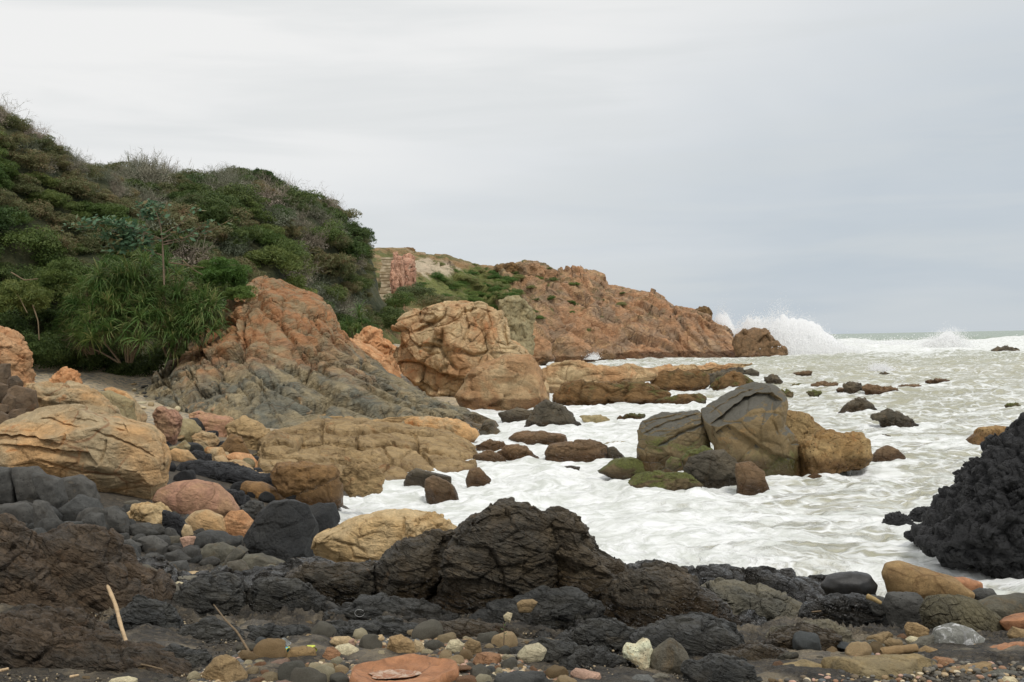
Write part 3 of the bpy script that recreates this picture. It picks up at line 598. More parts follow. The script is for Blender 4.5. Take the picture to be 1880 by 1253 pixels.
# reef between the huge boulder and the open sea
B('rock', [985,700,1000,668,1031,659,1055,660,1079,666,1120,674,1170,672,1205,676,1200,700,1120,712,1050,716,1000,730], 'tan_far', 'long low tan reef running right from the huge cracked boulder', st='lay', thick=.45, Y=78)
B('rock', [1150,690,1190,678,1240,672,1300,668,1345,665,1375,667,1392,671,1370,680,1300,690,1200,697], 'tan_far', 'thin orange tan reef stretching farthest out behind the brown reef', st='lay', thick=.3, Y=98)
B('rock', [1189,705,1200,690,1215,682,1241,680,1285,680,1300,692,1300,710,1280,717,1222,720,1194,714], 'brown_far', 'rounded brown orange reef rock with dark cracks right of the tan reef', st='crag', thick=.7)
B('rock', [1297,712,1318,693,1347,681,1375,692,1388,706,1360,717,1310,718], 'brown_far', 'brown gold humped reef rock left of the little grey dome', st='crag', thick=.7)
B('rock', [1300,705,1290,692,1325,680,1362,676,1372,684,1335,692], 'dkgrey', 'dark grey rock behind the brown gold humped rock', st='crag', Y=88)
B('rock', [1362,686,1368,679,1380,676,1394,684,1394,691,1370,691], 'dkgrey', 'little smooth grey dome at the seaward end of the reef', st='round')
B('rock', [1010,728,1035,706,1060,697,1110,700,1150,698,1190,706,1225,722,1240,738,1200,742,1150,746,1060,745,1020,738], 'brown_far', 'wide low brown green reef in front of the long tan reef', st='lay', thick=.5, crack=.09, block=.09)
B('rock', [1205,745,1200,736,1237,727,1289,723,1303,734,1296,742,1250,746], 'brown_far', 'low brown reef rock ending the brown green reef on the right', st='lay', thick=.5)
for i, (o, mt, lb) in enumerate([
  ([1395,702,1404,694,1416,689,1428,692,1440,700,1425,704], 'dkgrey', 'dark low sea rock just right of the brown gold humped rock'),
  ([1455,685,1480,681,1492,682,1486,692,1474,690], 'brown', 'flat sea rock farthest out beyond the small dark stones'),
  ([1503,697,1514,689,1527,694,1524,698], 'dkgrey', 'small round sea rock in line with the flat far one'),
  ([1445,713,1458,707,1469,704,1489,711,1478,716], 'moss', 'greenish low sea rock at the left of the broken chain'),
  ([1488,708,1500,702,1514,700,1536,705,1534,718,1512,718], 'brown', 'brown knobby sea rock second in the broken chain'),
  ([1480,720,1493,716,1508,720,1496,728], 'moss', 'green topped stone in front of the knobby sea rock'),
  ([1548,708,1558,703,1577,702,1586,712,1577,724,1555,721], 'dkgrey', 'dark green sea rock third in the broken chain'),
  ([1585,711,1597,707,1611,708,1630,711,1650,716,1642,724,1596,725], 'brown', 'purplish brown sea rock in the middle of the broken chain'),
  ([1640,713,1655,707,1672,706,1700,711,1672,718], 'brown', 'long thin sea rock ending the broken chain on the right'),
  ([1438,722,1444,714,1457,722,1452,732,1442,734], 'moss', 'small brown stone beside the cap of the split boulder'),
  ([1532,755,1555,742,1576,732,1586,733,1600,741,1614,753,1574,756], 'dkgrey', 'smooth grey hump washed by foam right of the split boulder'),
  ([1600,766,1606,757,1622,753,1649,757,1675,769,1693,786,1649,785,1611,774], 'dkgrey', 'knobby brown black rock just right of the smooth grey hump'),
  ([1612,802,1625,799,1640,803,1625,806], 'brown', 'tiny brown stone showing between waves below the knobby rock'),
  ([1844,744,1855,741,1868,739,1874,746,1856,750], 'moss', 'small greenish stone in the waves at the right edge'),
  ([1820,644,1832,637,1848,636,1868,640,1878,648,1850,650], 'dkgrey', 'dark flat rock inside the white breakers far right'),
  ([1608,690,1622,684,1642,688,1640,695,1615,695], 'dkgrey', 'dark rock under the little puff of spray'),
  ([1536,716,1556,710,1590,714,1600,720,1560,723], 'brown', 'very low brown ledge joining the stones of the broken chain'),
  ([1395,722,1420,714,1445,720,1432,728,1402,728], 'brown_far', 'low flat ledge behind the cap of the split boulder'),
  ([1500,806,1530,798,1570,802,1560,810,1515,812], 'brown', 'thin brown shelf barely above foam behind the barnacled rock'),
  ([1130,768,1160,760,1190,764,1175,772,1140,774], 'brown_far', 'thin brown shelf in foam behind the left half of the split boulder'),
  ([1060,735,1090,728,1130,732,1120,742,1075,744], 'moss', 'low green brown shelf in front of the wide low reef'),
  ([1700,700,1722,696,1745,699,1730,705,1708,705], 'brown', 'low brown stone awash far right beyond the broken chain'),
  ([1085,660,1096,648,1112,643,1128,652,1125,662], 'brown', 'small brown rock at the foot of the headland by a splash')]):
    B('sea_rock', o, mt, lb, st='lumpy' if i in (4, 11) else 'crag', thick=.9, crack=.04, block=.16, lump=.16, box=1., bury=.1)
B('sea_rock', [1755,820,1780,802,1800,786,1825,783,1860,785,1890,783,1900,800,1850,803,1815,800,1790,812], 'lump', 'long low tan rock behind the black lava mound at the right edge', st='slab', thick=.5)
B('sea_rock', [1345,640,1352,614,1367,606,1386,602,1405,606,1424,622,1442,640,1446,656,1400,659,1350,658], 'brown', 'dark brown rock stack under the big burst of spray', st='crag', thick=.8, Y=196, crack=.06)
# ledges at the very foot of the headland
B('rock', [1010,640,1020,618,1045,612,1075,630,1100,648,1085,660,1020,662], 'cliff', 'layered reddish ledge at the left foot of the headland', st='lay', Y=175)
B('rock', [940,640,950,612,985,608,1010,630,1015,655,975,664,945,660], 'cliff', 'blocky orange rock between the huge cracked boulder and the headland', st='crag', Y=160)
B('rock', [1378,652,1390,648,1398,652,1398,659,1380,660], 'cliff', 'small orange stone in front of the dark brown rock stack', st='crag', Y=188)
# left shore
B('boulder', [-60,800,-10,794,10,770,40,752,80,741,124,743,169,756,225,769,277,784,300,806,310,842,302,890,277,918,225,922,172,905,142,880,75,862,-10,850,-60,850], 'tan', 'biggest smooth tan boulder at the left edge with long cracks across it', 'boulder', st='slab', thick=.8, box=.72, Y=17.6, crack=.012, crack2=.005, cs=.7, block=.02, cuts=5, cstretch=(.6,.8,1.5), lvl=8, tuck=True, grooves=[('s',.17,16,[-20,796,14,798,54,799,87,807,114,816]),('s',.15,20,[-10,814,54,820,112,826,163,831,182,856]),('g',.07,1.8,[196,806,190,830,181,856]),('g',.07,1.8,[170,792,217,807,253,823,289,843]),('g',.07,2,[66,772,90,768,118,781,150,786]),('g',.08,2,[119,796,112,820]),('g',.06,1.8,[60,845,100,856,148,868,232,874]),('g',.06,2,[205,785,230,795,225,775,270,783]),('g',.07,2,[288,800,299,830,298,870]),('s',.06,10,[120,765,200,774,260,784])], planes=[(-.1,-.5,.86,.7),(0,-.8,-.6,.66)])
B('rock', [35,740,41,700,90,702,150,708,185,728,215,755,240,775,170,770,100,760,40,765], 'tan', 'layered pale tan rock behind the biggest tan boulder', st='lay', Y=23, thick=.8)
B('rock', [150,728,165,722,202,716,246,738,250,766,225,770,190,758], 'olive', 'grey green flat faced slab behind the tan boulder', st='facet', Y=25, thick=.7, cuts=5)
B('rock', [186,716,200,710,228,718,246,731,268,758,255,768,235,745], 'tan', 'pale orange slab leaning behind the grey green one', st='slab', Y=28)
B('rock', [-40,640,-20,600,5,600,25,606,45,628,56,665,57,700,30,715,-40,720], 'orange', 'orange rounded bluff at the left edge below the scrub', st='lay', Y=36, thick=.8)
B('rock', [90,700,100,684,120,676,142,680,150,703,120,712], 'orange', 'shaded brown rock stub under the bushes', st='crag', Y=47)
B('rock', [306,795,322,766,356,771,371,790,345,810,310,808], 'olive', 'angular olive block left of the long pinkish slab', st='facet', cuts=8)
B('rock', [343,760,367,755,427,768,433,788,412,803,390,795,360,780], 'pink', 'long pinkish slab lying above the small cobbles', st='slab', thick=.6, cuts=4)
B('rock', [412,786,446,764,472,775,503,803,500,818,465,830,435,812], 'slab', 'sloping brown rock right of the long pinkish slab', st='slab', thick=.8)
B('rock', [386,751,402,743,424,745,450,762,440,772,410,764], 'pink', 'pale pink rock behind the long pinkish slab', st='smooth', thick=.6)
B('rock', [403,822,424,796,443,803,460,832,440,838,412,836], 'block', 'brown pyramid stone below the sloping brown rock', st='facet')
B('rock', [376,825,380,820,408,822,418,842,410,850,385,846], 'tan', 'small tan stone left of the brown pyramid stone', st='smooth')
B('rock', [386,858,394,838,410,836,425,852,420,862,395,864], 'tan', 'upright rounded tan stone above the black lava patch', st='smooth')
B('rock', [414,836,430,830,461,834,482,860,470,866,440,860], 'orange', 'orange ribbed stone right of the upright tan stone', st='smooth')
B('rock', [418,846,440,842,465,860,490,872,488,882,455,880,430,866], 'tan', 'narrow tan slab on the black lava patch', st='slab', thick=.6)
B('rock', [308,830,320,822,345,828,366,845,350,852,320,848], 'tan', 'cream stone beside the right end of the biggest tan boulder', st='smooth')
B('rock', [308,822,326,818,340,808,350,820,345,832,320,836], 'olive', 'small grey stone below the angular olive block', st='round')
B('rock', [352,800,370,790,395,796,405,812,385,822,360,820], 'tan', 'ribbed tan stone below the long pinkish slab', st='lay')
B('rock', [280,760,290,748,320,752,335,770,320,790,290,785], 'pink', 'pinkish brown stone with a hollow behind the angular olive block', st='crag', Y=26)
B('rock', [620,868,632,852,655,848,690,858,708,874,700,884,640,886], 'slab', 'knobby brown rock at the near right corner of the ochre slab', st='crag', Y=24.5)
B('rock', [488,866,500,852,530,848,580,852,615,860,625,872,590,880,520,884], 'block', 'tan stones shelf just behind the wet brown block', st='lay', Y=23.5)
B('rock', [480,790,530,766,600,764,680,768,740,768,780,770,740,786,640,792,540,800], 'slab', 'ridged brown band of rock between grey slope and ochre slab', st='lay', Y=43, thick=.5)
B('rock', [735,768,765,766,810,768,860,778,882,794,850,802,790,796,750,786], 'tan', 'low tan rock touched by foam below the grey slope', st='lay', Y=42, thick=.6)
B('boulder', [280,916,292,899,319,886,360,881,397,891,424,913,440,938,412,953,375,958,337,951,300,933], 'pink', 'round pinkish brown boulder right of the biggest tan boulder', 'boulder', st='round', tuck=True, thick=.8, lump=.05)
B('rock', [334,968,342,952,360,938,382,935,408,950,415,975,395,985,350,982], 'tan', 'tan rounded stone in front of the round pinkish boulder', st='round')
B('rock', [396,968,424,938,446,938,466,955,457,980,447,994,425,984], 'orange', 'smooth orange saddle shaped stone beside the black boulder', st='facet', cuts=5)
B('rock', [224,944,240,927,268,924,300,928,315,944,320,964,290,966,255,958], 'cream', 'cream stone split by rusty cracks on top of the basalt blocks', st='crag', cuts=7, crack=.06)
B('rock', [434,894,450,883,480,885,510,898,526,916,487,920,457,911], 'block', 'flat oval wet brown stone left of the wet brown block', st='round', thick=.8)
B('boulder', [523,902,528,862,580,856,619,868,630,888,629,920,581,930,530,926], 'block', 'barrel shaped wet brown block standing at the edge of the surf', 'boulder', st='smooth', thick=.8, box=.6, cuts=3)
B('boulder', [446,989,461,962,484,936,502,921,540,918,566,928,576,955,587,974,578,998,574,1014,525,1030,465,1013], 'black', 'large angular jet black boulder left of the yellow boulder', 'boulder', st='facet', thick=.8, cuts=8, cutd=.7, Y=14.2)
B('boulder', [560,932,585,924,615,924,626,955,612,968,598,980,570,980], 'black', 'smaller black boulder tucked behind the large angular black one', 'boulder', st='facet', thick=.8, Y=16.5)
B('rock', [440,932,461,919,484,922,488,938,465,953,448,950], 'basalt', 'rounded slate grey stone behind the large angular black boulder', st='crag', Y=17)
B('boulder', [574,1008,578,984,590,972,625,962,659,948,696,939,744,937,785,943,819,957,845,979,838,1020,740,1040,689,1050,611,1046,580,1030], 'cream', 'large yellow sandstone boulder behind the layered brown outcrop', 'boulder', st='slab', tuck=True, thick=.8, Y=11.8, grooves=[('g',.06,2.5,[740,944,742,979,757,998]),('g',.05,2,[606,992,652,1003,675,1018]),('g',.04,2,[640,1000,650,1025,690,1030]),('s',.04,8,[590,990,620,975,640,962])], crack=.01, crack2=.004, block=.03, lump=.03, cuts=6, lvl=7, box=.75)
B('rock', [738,1000,745,958,785,944,822,958,845,982,830,1010,780,1020], 'cream', 'nose shaped yellow stone lying on the right of the yellow boulder', st='crag', Y=11.4, crack=.03)
# lava patches
for o, lb in [([315,862,330,846,380,846,440,858,480,872,524,880,524,900,460,890,400,890,330,885], 'black lumpy lava patch between the tan stones and the brown oval stone'),
              ([405,880,430,868,500,870,524,886,500,900,430,898], 'black lava shelf just behind the flat oval brown stone'),
              ([400,905,425,898,450,905,452,925,420,930], 'black stone right of the round pinkish boulder'),
              ([338,836,360,826,388,835,390,850,350,856], 'glossy black stone among the small tan stones'),
              ([300,935,330,945,345,968,330,990,300,975], 'black stone in the gap under the cracked cream stone')]:
    B('lava_rock', o, 'coal', lb, st='lumpy', thick=.7)
# right-hand lava mound
B('lava_mound', [1990,1100,1880,1064,1840,1044,1790,1026,1745,1010,1712,1000,1690,985,1720,960,1740,935,1765,900,1780,868,1800,838,1836,812,1862,798,1905,765,1990,735], 'coal', 'tall black knobbly lava mound at the right edge above the surf', 'rock', st='lava', thick=.8, Y=17.2, lvl=7, box=.85, ks=.13, knob=.09)
for o, lb in [([1618,962,1628,946,1648,940,1668,948,1682,966,1660,972,1632,968], 'outermost black lava knob left of the lava mound'),
              ([1662,958,1678,935,1700,930,1718,938,1722,956,1700,968,1676,968], 'upper black lava knob beside the lava mound'),
              ([1662,982,1680,966,1706,958,1740,962,1760,1000,1740,1016,1700,1004], 'wide black lava foot at the left of the lava mound'),
              ([1715,1010,1740,985,1790,985,1850,1010,1890,1040,1900,1066,1850,1050,1790,1032,1745,1022], 'lowest black lava ledge washed by foam under the lava mound')]:
    B('lava_rock', o, 'coal', lb, st='lava', thick=.8, ks=.28, knob=.2)
# ---- layered brown outcrop in the foreground
for o, mt, lb, Y, kw in [
  ([796,1090,808,1045,815,1015,835,975,865,943,900,926,945,921,985,932,1012,958,1020,1000,1022,1060,1015,1120,960,1150,850,1155,790,1135], 'strata', 'tallest dark brown layered hump in the middle of the foreground', 7.6, dict(lvl=8, grooves=[('s',.03,9,[850,975,880,955,902,945,953,941,991,962]),('g',.03,2.5,[905,1010,925,1060,920,1110]),('s',.03,12,[960,1010,955,1060,990,1080])])),
  ([990,960,1010,938,1035,933,1058,950,1085,985,1108,1020,1140,1036,1162,1060,1160,1100,1110,1130,1040,1135,1000,1100,990,1040], 'strata', 'shorter brown hump joined to the right of the tallest one', 7.75, dict(grooves=[('s',.04,12,[1015,965,1060,975,1090,990]),('s',.03,10,[1020,1018,1080,1040,1130,1062]),('g',.03,2.5,[1012,960,1014,1010,1010,1060])])),
  ([1085,1125,1105,1085,1140,1052,1185,1036,1230,1035,1262,1050,1278,1078,1320,1090,1345,1135,1378,1185,1300,1215,1180,1205,1095,1170], 'strata', 'rounded brown layered hump right of the two central humps', 7.2, {}),
  ([665,1130,680,1065,705,1020,750,992,800,978,842,980,845,1020,820,1070,805,1130,740,1160], 'strata', 'sloping striped brown rock leaning left of the tallest hump', 7.9, dict(strata=.014, sdir=(.6,.1,1))),
  ([495,1150,505,1085,530,1050,560,1032,640,1034,692,1038,695,1080,675,1135,600,1170,520,1170], 'strata', 'grey brown saddle of folded layers below the yellow boulder', 7.9, {}),
  ([435,1180,438,1098,465,1070,520,1062,570,1072,605,1120,605,1165,520,1185], 'strata_dk', 'black creased rock between the folded saddle and the ribbed rock', 7.4, {}),
  ([300,1140,325,1085,370,1060,410,1055,445,1075,455,1120,480,1185,400,1215,320,1200], 'strata_dk', 'dark ribbed rock with fine curved layers right of the driftwood stick', 7.2, {}),
  ([20,1050,60,1000,105,975,160,968,205,985,245,1035,292,1090,335,1150,360,1215,200,1250,60,1220,15,1110], 'strata_red', 'big reddish brown slope of thin layers behind the driftwood stick', 6.9, dict(strata=.014, sdir=(.6,.1,1))),
  ([-80,960,0,945,45,975,60,1000,100,1060,150,1130,130,1240,-80,1260], 'strata_red', 'reddish brown layered rock filling the left edge of the foreground', 6.5, dict(strata=.014, sdir=(.6,.1,1))),
  ([-80,1150,20,1115,90,1130,150,1170,240,1190,330,1225,380,1262,380,1330,-80,1340], 'strata_red', 'crumbly brown rock in the bottom left corner', 5.1, dict(lump=.10, crack=.04, crack2=.02, block=.07, knob=.04, ks=.12)),
  ([835,1175,870,1130,930,1105,1000,1088,1070,1088,1108,1120,1115,1180,1060,1220,900,1205], 'strata_dk', 'low black wrinkled rock in front of the central humps', 6.9, {}),
  ([1120,1225,1170,1165,1240,1135,1310,1140,1370,1170,1425,1235,1440,1320,1130,1330], 'strata_dk', 'black knobby rock right behind the grey wedge stone', 5.9, {}),
  ([1270,1110,1300,1076,1345,1073,1400,1080,1450,1098,1505,1125,1520,1185,1420,1215,1320,1185], 'ridge', 'olive grey pitted ridge sloping right from the brown humps', 7.9, {}),
  ([1390,1215,1420,1160,1480,1142,1530,1148,1580,1190,1600,1235,1500,1250,1400,1250], 'ridge', 'olive rounded rock in front of the pitted ridge', 6.3, {}),
  ([1470,1125,1500,1100,1540,1092,1600,1098,1650,1120,1672,1160,1640,1190,1560,1195,1480,1175], 'strata_dk', 'dark rough rock under the glossy black oval stone', 7.6, {}),
  ([1000,1260,1010,1220,1060,1195,1110,1190,1160,1225,1170,1290,1060,1310], 'strata_dk', 'low black rock behind the salmon pink pebble', 5.6, {}),
  ([590,1180,600,1120,660,1098,720,1100,800,1120,860,1150,850,1195,700,1200], 'strata_dk', 'low wrinkled black rock at the foot of the sloping striped rock', 7.0, {}),
  ([1245,1270,1255,1225,1310,1205,1370,1215,1420,1260,1430,1320,1260,1320], 'strata_dk', 'small black ribbed rock at the bottom right of the centre', 5.2, {}),
  ([370,1215,390,1180,440,1160,500,1150,560,1160,575,1190,520,1210,430,1225], 'strata_dk', 'low black creased ledge just left of the pebble bed', 6.35, {}),
  ([560,1185,575,1155,640,1140,720,1142,780,1160,770,1180,680,1190,600,1192], 'strata_dk', 'low black wrinkled ledge right behind the pebble bed', 6.45, {}),
  ([760,1185,790,1152,850,1140,930,1150,960,1175,920,1195,830,1195], 'strata', 'low brown wrinkled ledge at the right end of the pebble bed', 6.4, {}),
  ([900,1240,930,1200,990,1178,1050,1180,1085,1210,1060,1240,980,1255], 'strata_dk', 'low black ledge under the khaki egg shaped stone', 5.75, {}),
  ([1030,1185,1060,1150,1120,1140,1170,1160,1180,1195,1120,1215,1060,1210], 'strata_dk', 'dark ledge left of the cream pitted coral stone', 6.2, {}),
  ([1390,1200,1420,1165,1480,1150,1540,1165,1560,1200,1500,1225,1430,1222], 'strata', 'dark brown ledge left of the driftwood log', 6.1, {}),
  ([230,1240,250,1205,320,1190,380,1200,400,1235,350,1262,280,1262], 'strata_dk', 'small black creased rock between crumbly corner and brown wedge stone', 5.5, {}),
  ([180,1205,200,1135,250,1098,310,1112,345,1160,352,1208,260,1225], 'strata_dk', 'dark creased rock directly behind the long driftwood stick', 6.45, dict(box=1.)),
  ([300,1195,325,1155,380,1140,440,1158,475,1200,400,1222,330,1218], 'strata_dk', 'dark wrinkled rock under the thin crooked twig', 6.25, dict(box=1.)),
  ([1290,1240,1325,1198,1395,1180,1450,1200,1445,1248,1350,1265], 'strata', 'brown ridged rock between the black knobby rock and small brown slab', 5.75, {}),
  ([1535,1205,1555,1182,1610,1178,1650,1200,1600,1222,1555,1220], 'ridge', 'small olive rock just behind the short driftwood log', 6.1, {}),
  ]:
    k = dict(thick=.95, box=.9, lump=.09, crack=.035, crack2=.014, cs=.6, strata=.018, sl=.08, grain=.006, block=.09, lvl=7, sdir=(.2,.1,1)); k.update(kw)
    B('outcrop', o, mt, lb, 'rock', st='lay', Y=Y, **k)
# ---- stones on the right of the foreground
for o, mt, lb, kw in [
  ([1507,1075,1520,1058,1560,1050,1597,1056,1611,1075,1604,1091,1570,1098,1520,1095], 'smoothblack', 'glossy black oval stone set on the dark rock beside the surf', dict(st='round', Y=8.2, tuck=True)),
  ([1620,1052,1628,1036,1652,1031,1700,1044,1755,1063,1786,1088,1780,1104,1700,1104,1635,1098], 'granite', 'large speckled ochre stone right of the glossy black oval', dict(st='round', Y=8.2, box=.8, tuck=True)),
  ([1735,1060,1770,1060,1803,1070,1802,1080,1770,1083], 'rust', 'orange tip of a stone behind the speckled ochre stone', dict(st='round', Y=9)),
  ([1775,1090,1800,1080,1822,1082,1832,1096,1800,1105], 'basalt', 'small black stone at the right end of the speckled ochre stone', dict(st='smooth', Y=8.4)),
  ([1622,1112,1632,1090,1655,1088,1685,1090,1702,1108,1700,1146,1655,1148,1628,1132], 'basalt', 'dark grey hollowed stone below the speckled ochre stone', dict(st='facet', Y=7.2, cuts=4)),
  ([1690,1120,1705,1098,1745,1093,1790,1102,1830,1130,1855,1162,1857,1184,1810,1188,1745,1168,1700,1148], 'gcrack', 'big olive grey stone crossed by slanting cracks', dict(st='round', Y=6.8, crack=.04, cs=.3, block=.02, box=.8)),
  ([1788,1110,1830,1095,1880,1091,1940,1100,1940,1135,1850,1140], 'grey', 'smooth grey stone behind the cracked olive grey stone', dict(st='round', Y=7.6)),
  ([1590,1100,1600,1092,1625,1098,1630,1114,1605,1116], 'basalt', 'little dark stone between the glossy oval and the hollowed stone', dict(st='facet', Y=7.6)),
  ([1706,1182,1718,1156,1752,1146,1788,1157,1818,1183,1812,1197,1760,1200,1715,1198], 'crust', 'grey stone with a white crust in front of the cracked one', dict(st='round', Y=6.1)),
  ([1786,1220,1800,1202,1832,1188,1885,1180,1930,1190,1930,1235,1850,1240,1815,1238], 'rust', 'rusty orange angular stone at the right edge', dict(st='facet', Y=5.7)),
  ([1835,1142,1860,1132,1930,1118,1930,1165,1862,1160], 'rust', 'orange wedge stone behind the rusty angular one at the right edge', dict(st='facet', Y=6.7)),
  ([1850,1165,1860,1150,1885,1158,1900,1180,1870,1186], 'p_ochre', 'small ochre stone touching the cracked olive grey stone', dict(st='smooth', Y=6.4)),
  ([1500,1222,1512,1212,1600,1207,1690,1207,1738,1222,1752,1262,1745,1300,1560,1300,1504,1256], 'slabflat', 'large flat buff slab along the bottom right', dict(st='facet', Y=5.25, box=.6, cuts=7, cutd=.6)),
  ([1425,1240,1440,1222,1480,1212,1510,1222,1506,1260,1440,1265], 'slabflat', 'small brown slab at the left end of the large flat slab', dict(st='facet', Y=5.4)),
  ([1730,1240,1740,1228,1822,1218,1826,1255,1800,1275,1735,1272], 'p_ochre', 'brown tilted slab right of the large flat slab', dict(st='facet', Y=5.3, box=.65)),
  ([1700,1222,1720,1206,1750,1210,1758,1228,1735,1236,1706,1234], 'p_rusty', 'grey stone stained orange above the brown tilted slab', dict(st='smooth', Y=5.55)),
  ([1726,1212,1755,1192,1790,1192,1812,1208,1790,1226,1750,1226], 'grey', 'blue grey stone below the white crusted stone', dict(st='facet', Y=5.75)),
  ([1790,1262,1800,1242,1840,1232,1890,1240,1905,1275,1820,1290], 'p_grey', 'brown grey stone in the bottom right corner', dict(st='facet', Y=5.1)),
  ([1835,1258,1845,1243,1862,1244,1876,1258,1860,1268], 'p_pale', 'pale cream stone lying in the bottom right corner', dict(st='round', Y=4.95)),
  ([1855,1226,1868,1218,1895,1222,1895,1238,1862,1236], 'p_dark grey', 'small dark stone at the right edge below the rusty one', dict(st='smooth', Y=5.3)),
  ([1660,1152,1666,1142,1685,1144,1708,1158,1704,1168,1672,1168], 'p_ochre', 'ochre stone left of the white crusted stone', dict(st='facet', Y=6.35)),
  ([1590,1172,1600,1168,1632,1160,1642,1168,1636,1180,1600,1182], 'p_ochre', 'flat reddish brown stone above the driftwood log', dict(st='facet', Y=6.3)),
  ([1622,1180,1634,1172,1655,1176,1660,1186,1635,1192], 'p_ochre', 'small brown stone just above the driftwood log', dict(st='smooth', Y=6.1)),
  ([1662,1174,1672,1168,1690,1172,1684,1182,1668,1182], 'p_pale', 'tiny cream stone left of the white crusted stone', dict(st='round', Y=6.15)),
  ([1668,1184,1690,1172,1715,1166,1712,1186,1690,1192], 'p_grey', 'grey brown wedge touching the white crusted stone on its left', dict(st='facet', Y=6.1)),
  ([1684,1195,1700,1186,1720,1192,1728,1206,1705,1210,1688,1206], 'p_ochre', 'brown stone at the right end of the driftwood log', dict(st='smooth', Y=5.9)),
  ([1142,1195,1150,1181,1168,1183,1181,1171,1193,1177,1199,1193,1189,1218,1163,1208,1145,1206], 'white', 'cream pitted coral stone left of the grey wedge stone', dict(st='lumpy', Y=5.75, knob=.08)),
  ([1190,1205,1206,1190,1232,1172,1253,1186,1267,1207,1267,1224,1238,1222,1200,1220], 'grey', 'grey wedge stone right of the cream coral stone', dict(st='facet', Y=5.7)),
  ([948,1203,964,1186,990,1182,1004,1193,999,1212,972,1223,952,1214], 'p_pale', 'smooth khaki egg shaped stone alone in the centre foreground', dict(st='round', Y=5.75)),
  ([1046,1236,1056,1227,1082,1234,1103,1238,1107,1251,1085,1256,1052,1250], 'p_pink', 'salmon pink pebble at the bottom right of centre', dict(st='smooth', Y=5.3)),
  ([1157,1247,1170,1239,1192,1240,1203,1250,1190,1262,1162,1260], 'p_blue grey', 'blue grey pebble in front of the grey wedge stone', dict(st='round', Y=5.2)),
  ([1196,1242,1212,1236,1228,1240,1224,1248,1204,1248], 'p_grey', 'thin grey brown pebble right of the blue grey one', dict(st='round', Y=5.3)),
  ([948,1108,958,1102,978,1101,988,1106,975,1114,952,1114], 'p_ochre', 'khaki oval pebble lying on the rock below the tallest hump', dict(st='round', Y=6.75)),
  ([924,1131,932,1124,941,1127,936,1136,926,1135], 'p_pale', 'little square cream pebble below the khaki oval one', dict(st='facet', Y=6.5)),
  ([366,1262,378,1226,395,1208,412,1202,432,1212,452,1240,456,1275,380,1280], 'p_ochre', 'brown wedge stone at the bottom left of the pebbles', dict(st='facet', Y=5.2)),
  ([524,1207,534,1190,556,1187,578,1191,582,1207,560,1218,534,1215], 'granite', 'sandy oval pebble wrapped in a bright strip', dict(st='round', Y=5.75)),
  ([500,1192,512,1176,522,1172,534,1182,538,1192,515,1194], 'crust', 'white topped angular pebble behind the wrapped one', dict(st='facet', Y=5.95)),
  ([588,1208,600,1190,612,1188,626,1202,608,1216,594,1214], 'p_rusty', 'square orange stone right of the wrapped pebble', dict(st='facet', Y=5.75)),
  ([606,1195,618,1186,640,1182,658,1192,664,1205,640,1212,615,1208], 'p_pale', 'large cream flat stone behind the orange basin stone', dict(st='round', Y=5.85)),
  ([604,1178,612,1170,640,1169,654,1178,650,1186,620,1184], 'p_buff', 'long buff stone at the back of the pebble bed', dict(st='round', Y=6.1)),
  ([668,1180,680,1170,702,1166,706,1174,690,1184,672,1186], 'p_buff', 'yellow finger shaped stone at the back of the pebble bed', dict(st='smooth', Y=6.1)),
  ([710,1190,715,1170,735,1166,758,1178,770,1200,735,1206,712,1202], 'p_ochre', 'angular brown stone with a tan foot in the pebble bed', dict(st='facet', Y=5.9)),
  ([754,1184,762,1174,775,1180,782,1194,765,1200], 'p_buff', 'leaning tan stone beside the angular brown one', dict(st='smooth', Y=5.95)),
  ([818,1188,826,1176,842,1174,852,1184,848,1198,828,1198], 'p_pale', 'round cream cobble near the right end of the pebble bed', dict(st='round', Y=5.9)),
  ([868,1212,876,1200,895,1198,918,1202,924,1214,905,1222,880,1222], 'p_rusty', 'orange brown lump at the right end of the pebble bed', dict(st='facet', Y=5.6)),
  ([852,1184,862,1172,882,1180,884,1196,862,1200], 'p_ochre', 'brown stone between the round cobble and the orange lump', dict(st='facet', Y=5.85)),
  ([640,1176,650,1172,652,1190,640,1188], 'p_pink', 'tiny pink stone at the back of the pebble bed', dict(st='round', Y=6.0)),
  ([902,1262,912,1240,950,1234,1000,1238,1018,1262,960,1280], 'basalt', 'low black flat stone at the very bottom right of the pebbles', dict(st='facet', Y=5.1)),
  ([195,1256,205,1246,235,1243,252,1248,250,1262,210,1264], 'p_pale', 'long white pebble at the very bottom left', dict(st='round', Y=5.0)),
  ([282,1200,290,1195,302,1196,308,1203,295,1207], 'p_rusty', 'single small brown pebble on dark rock near the driftwood', dict(st='round', Y=5.8)),
  ]:
    kw.setdefault('thick', .85); st = kw.pop('st')
    B('stone', o, mt, lb, 'stone', st=st, **kw)
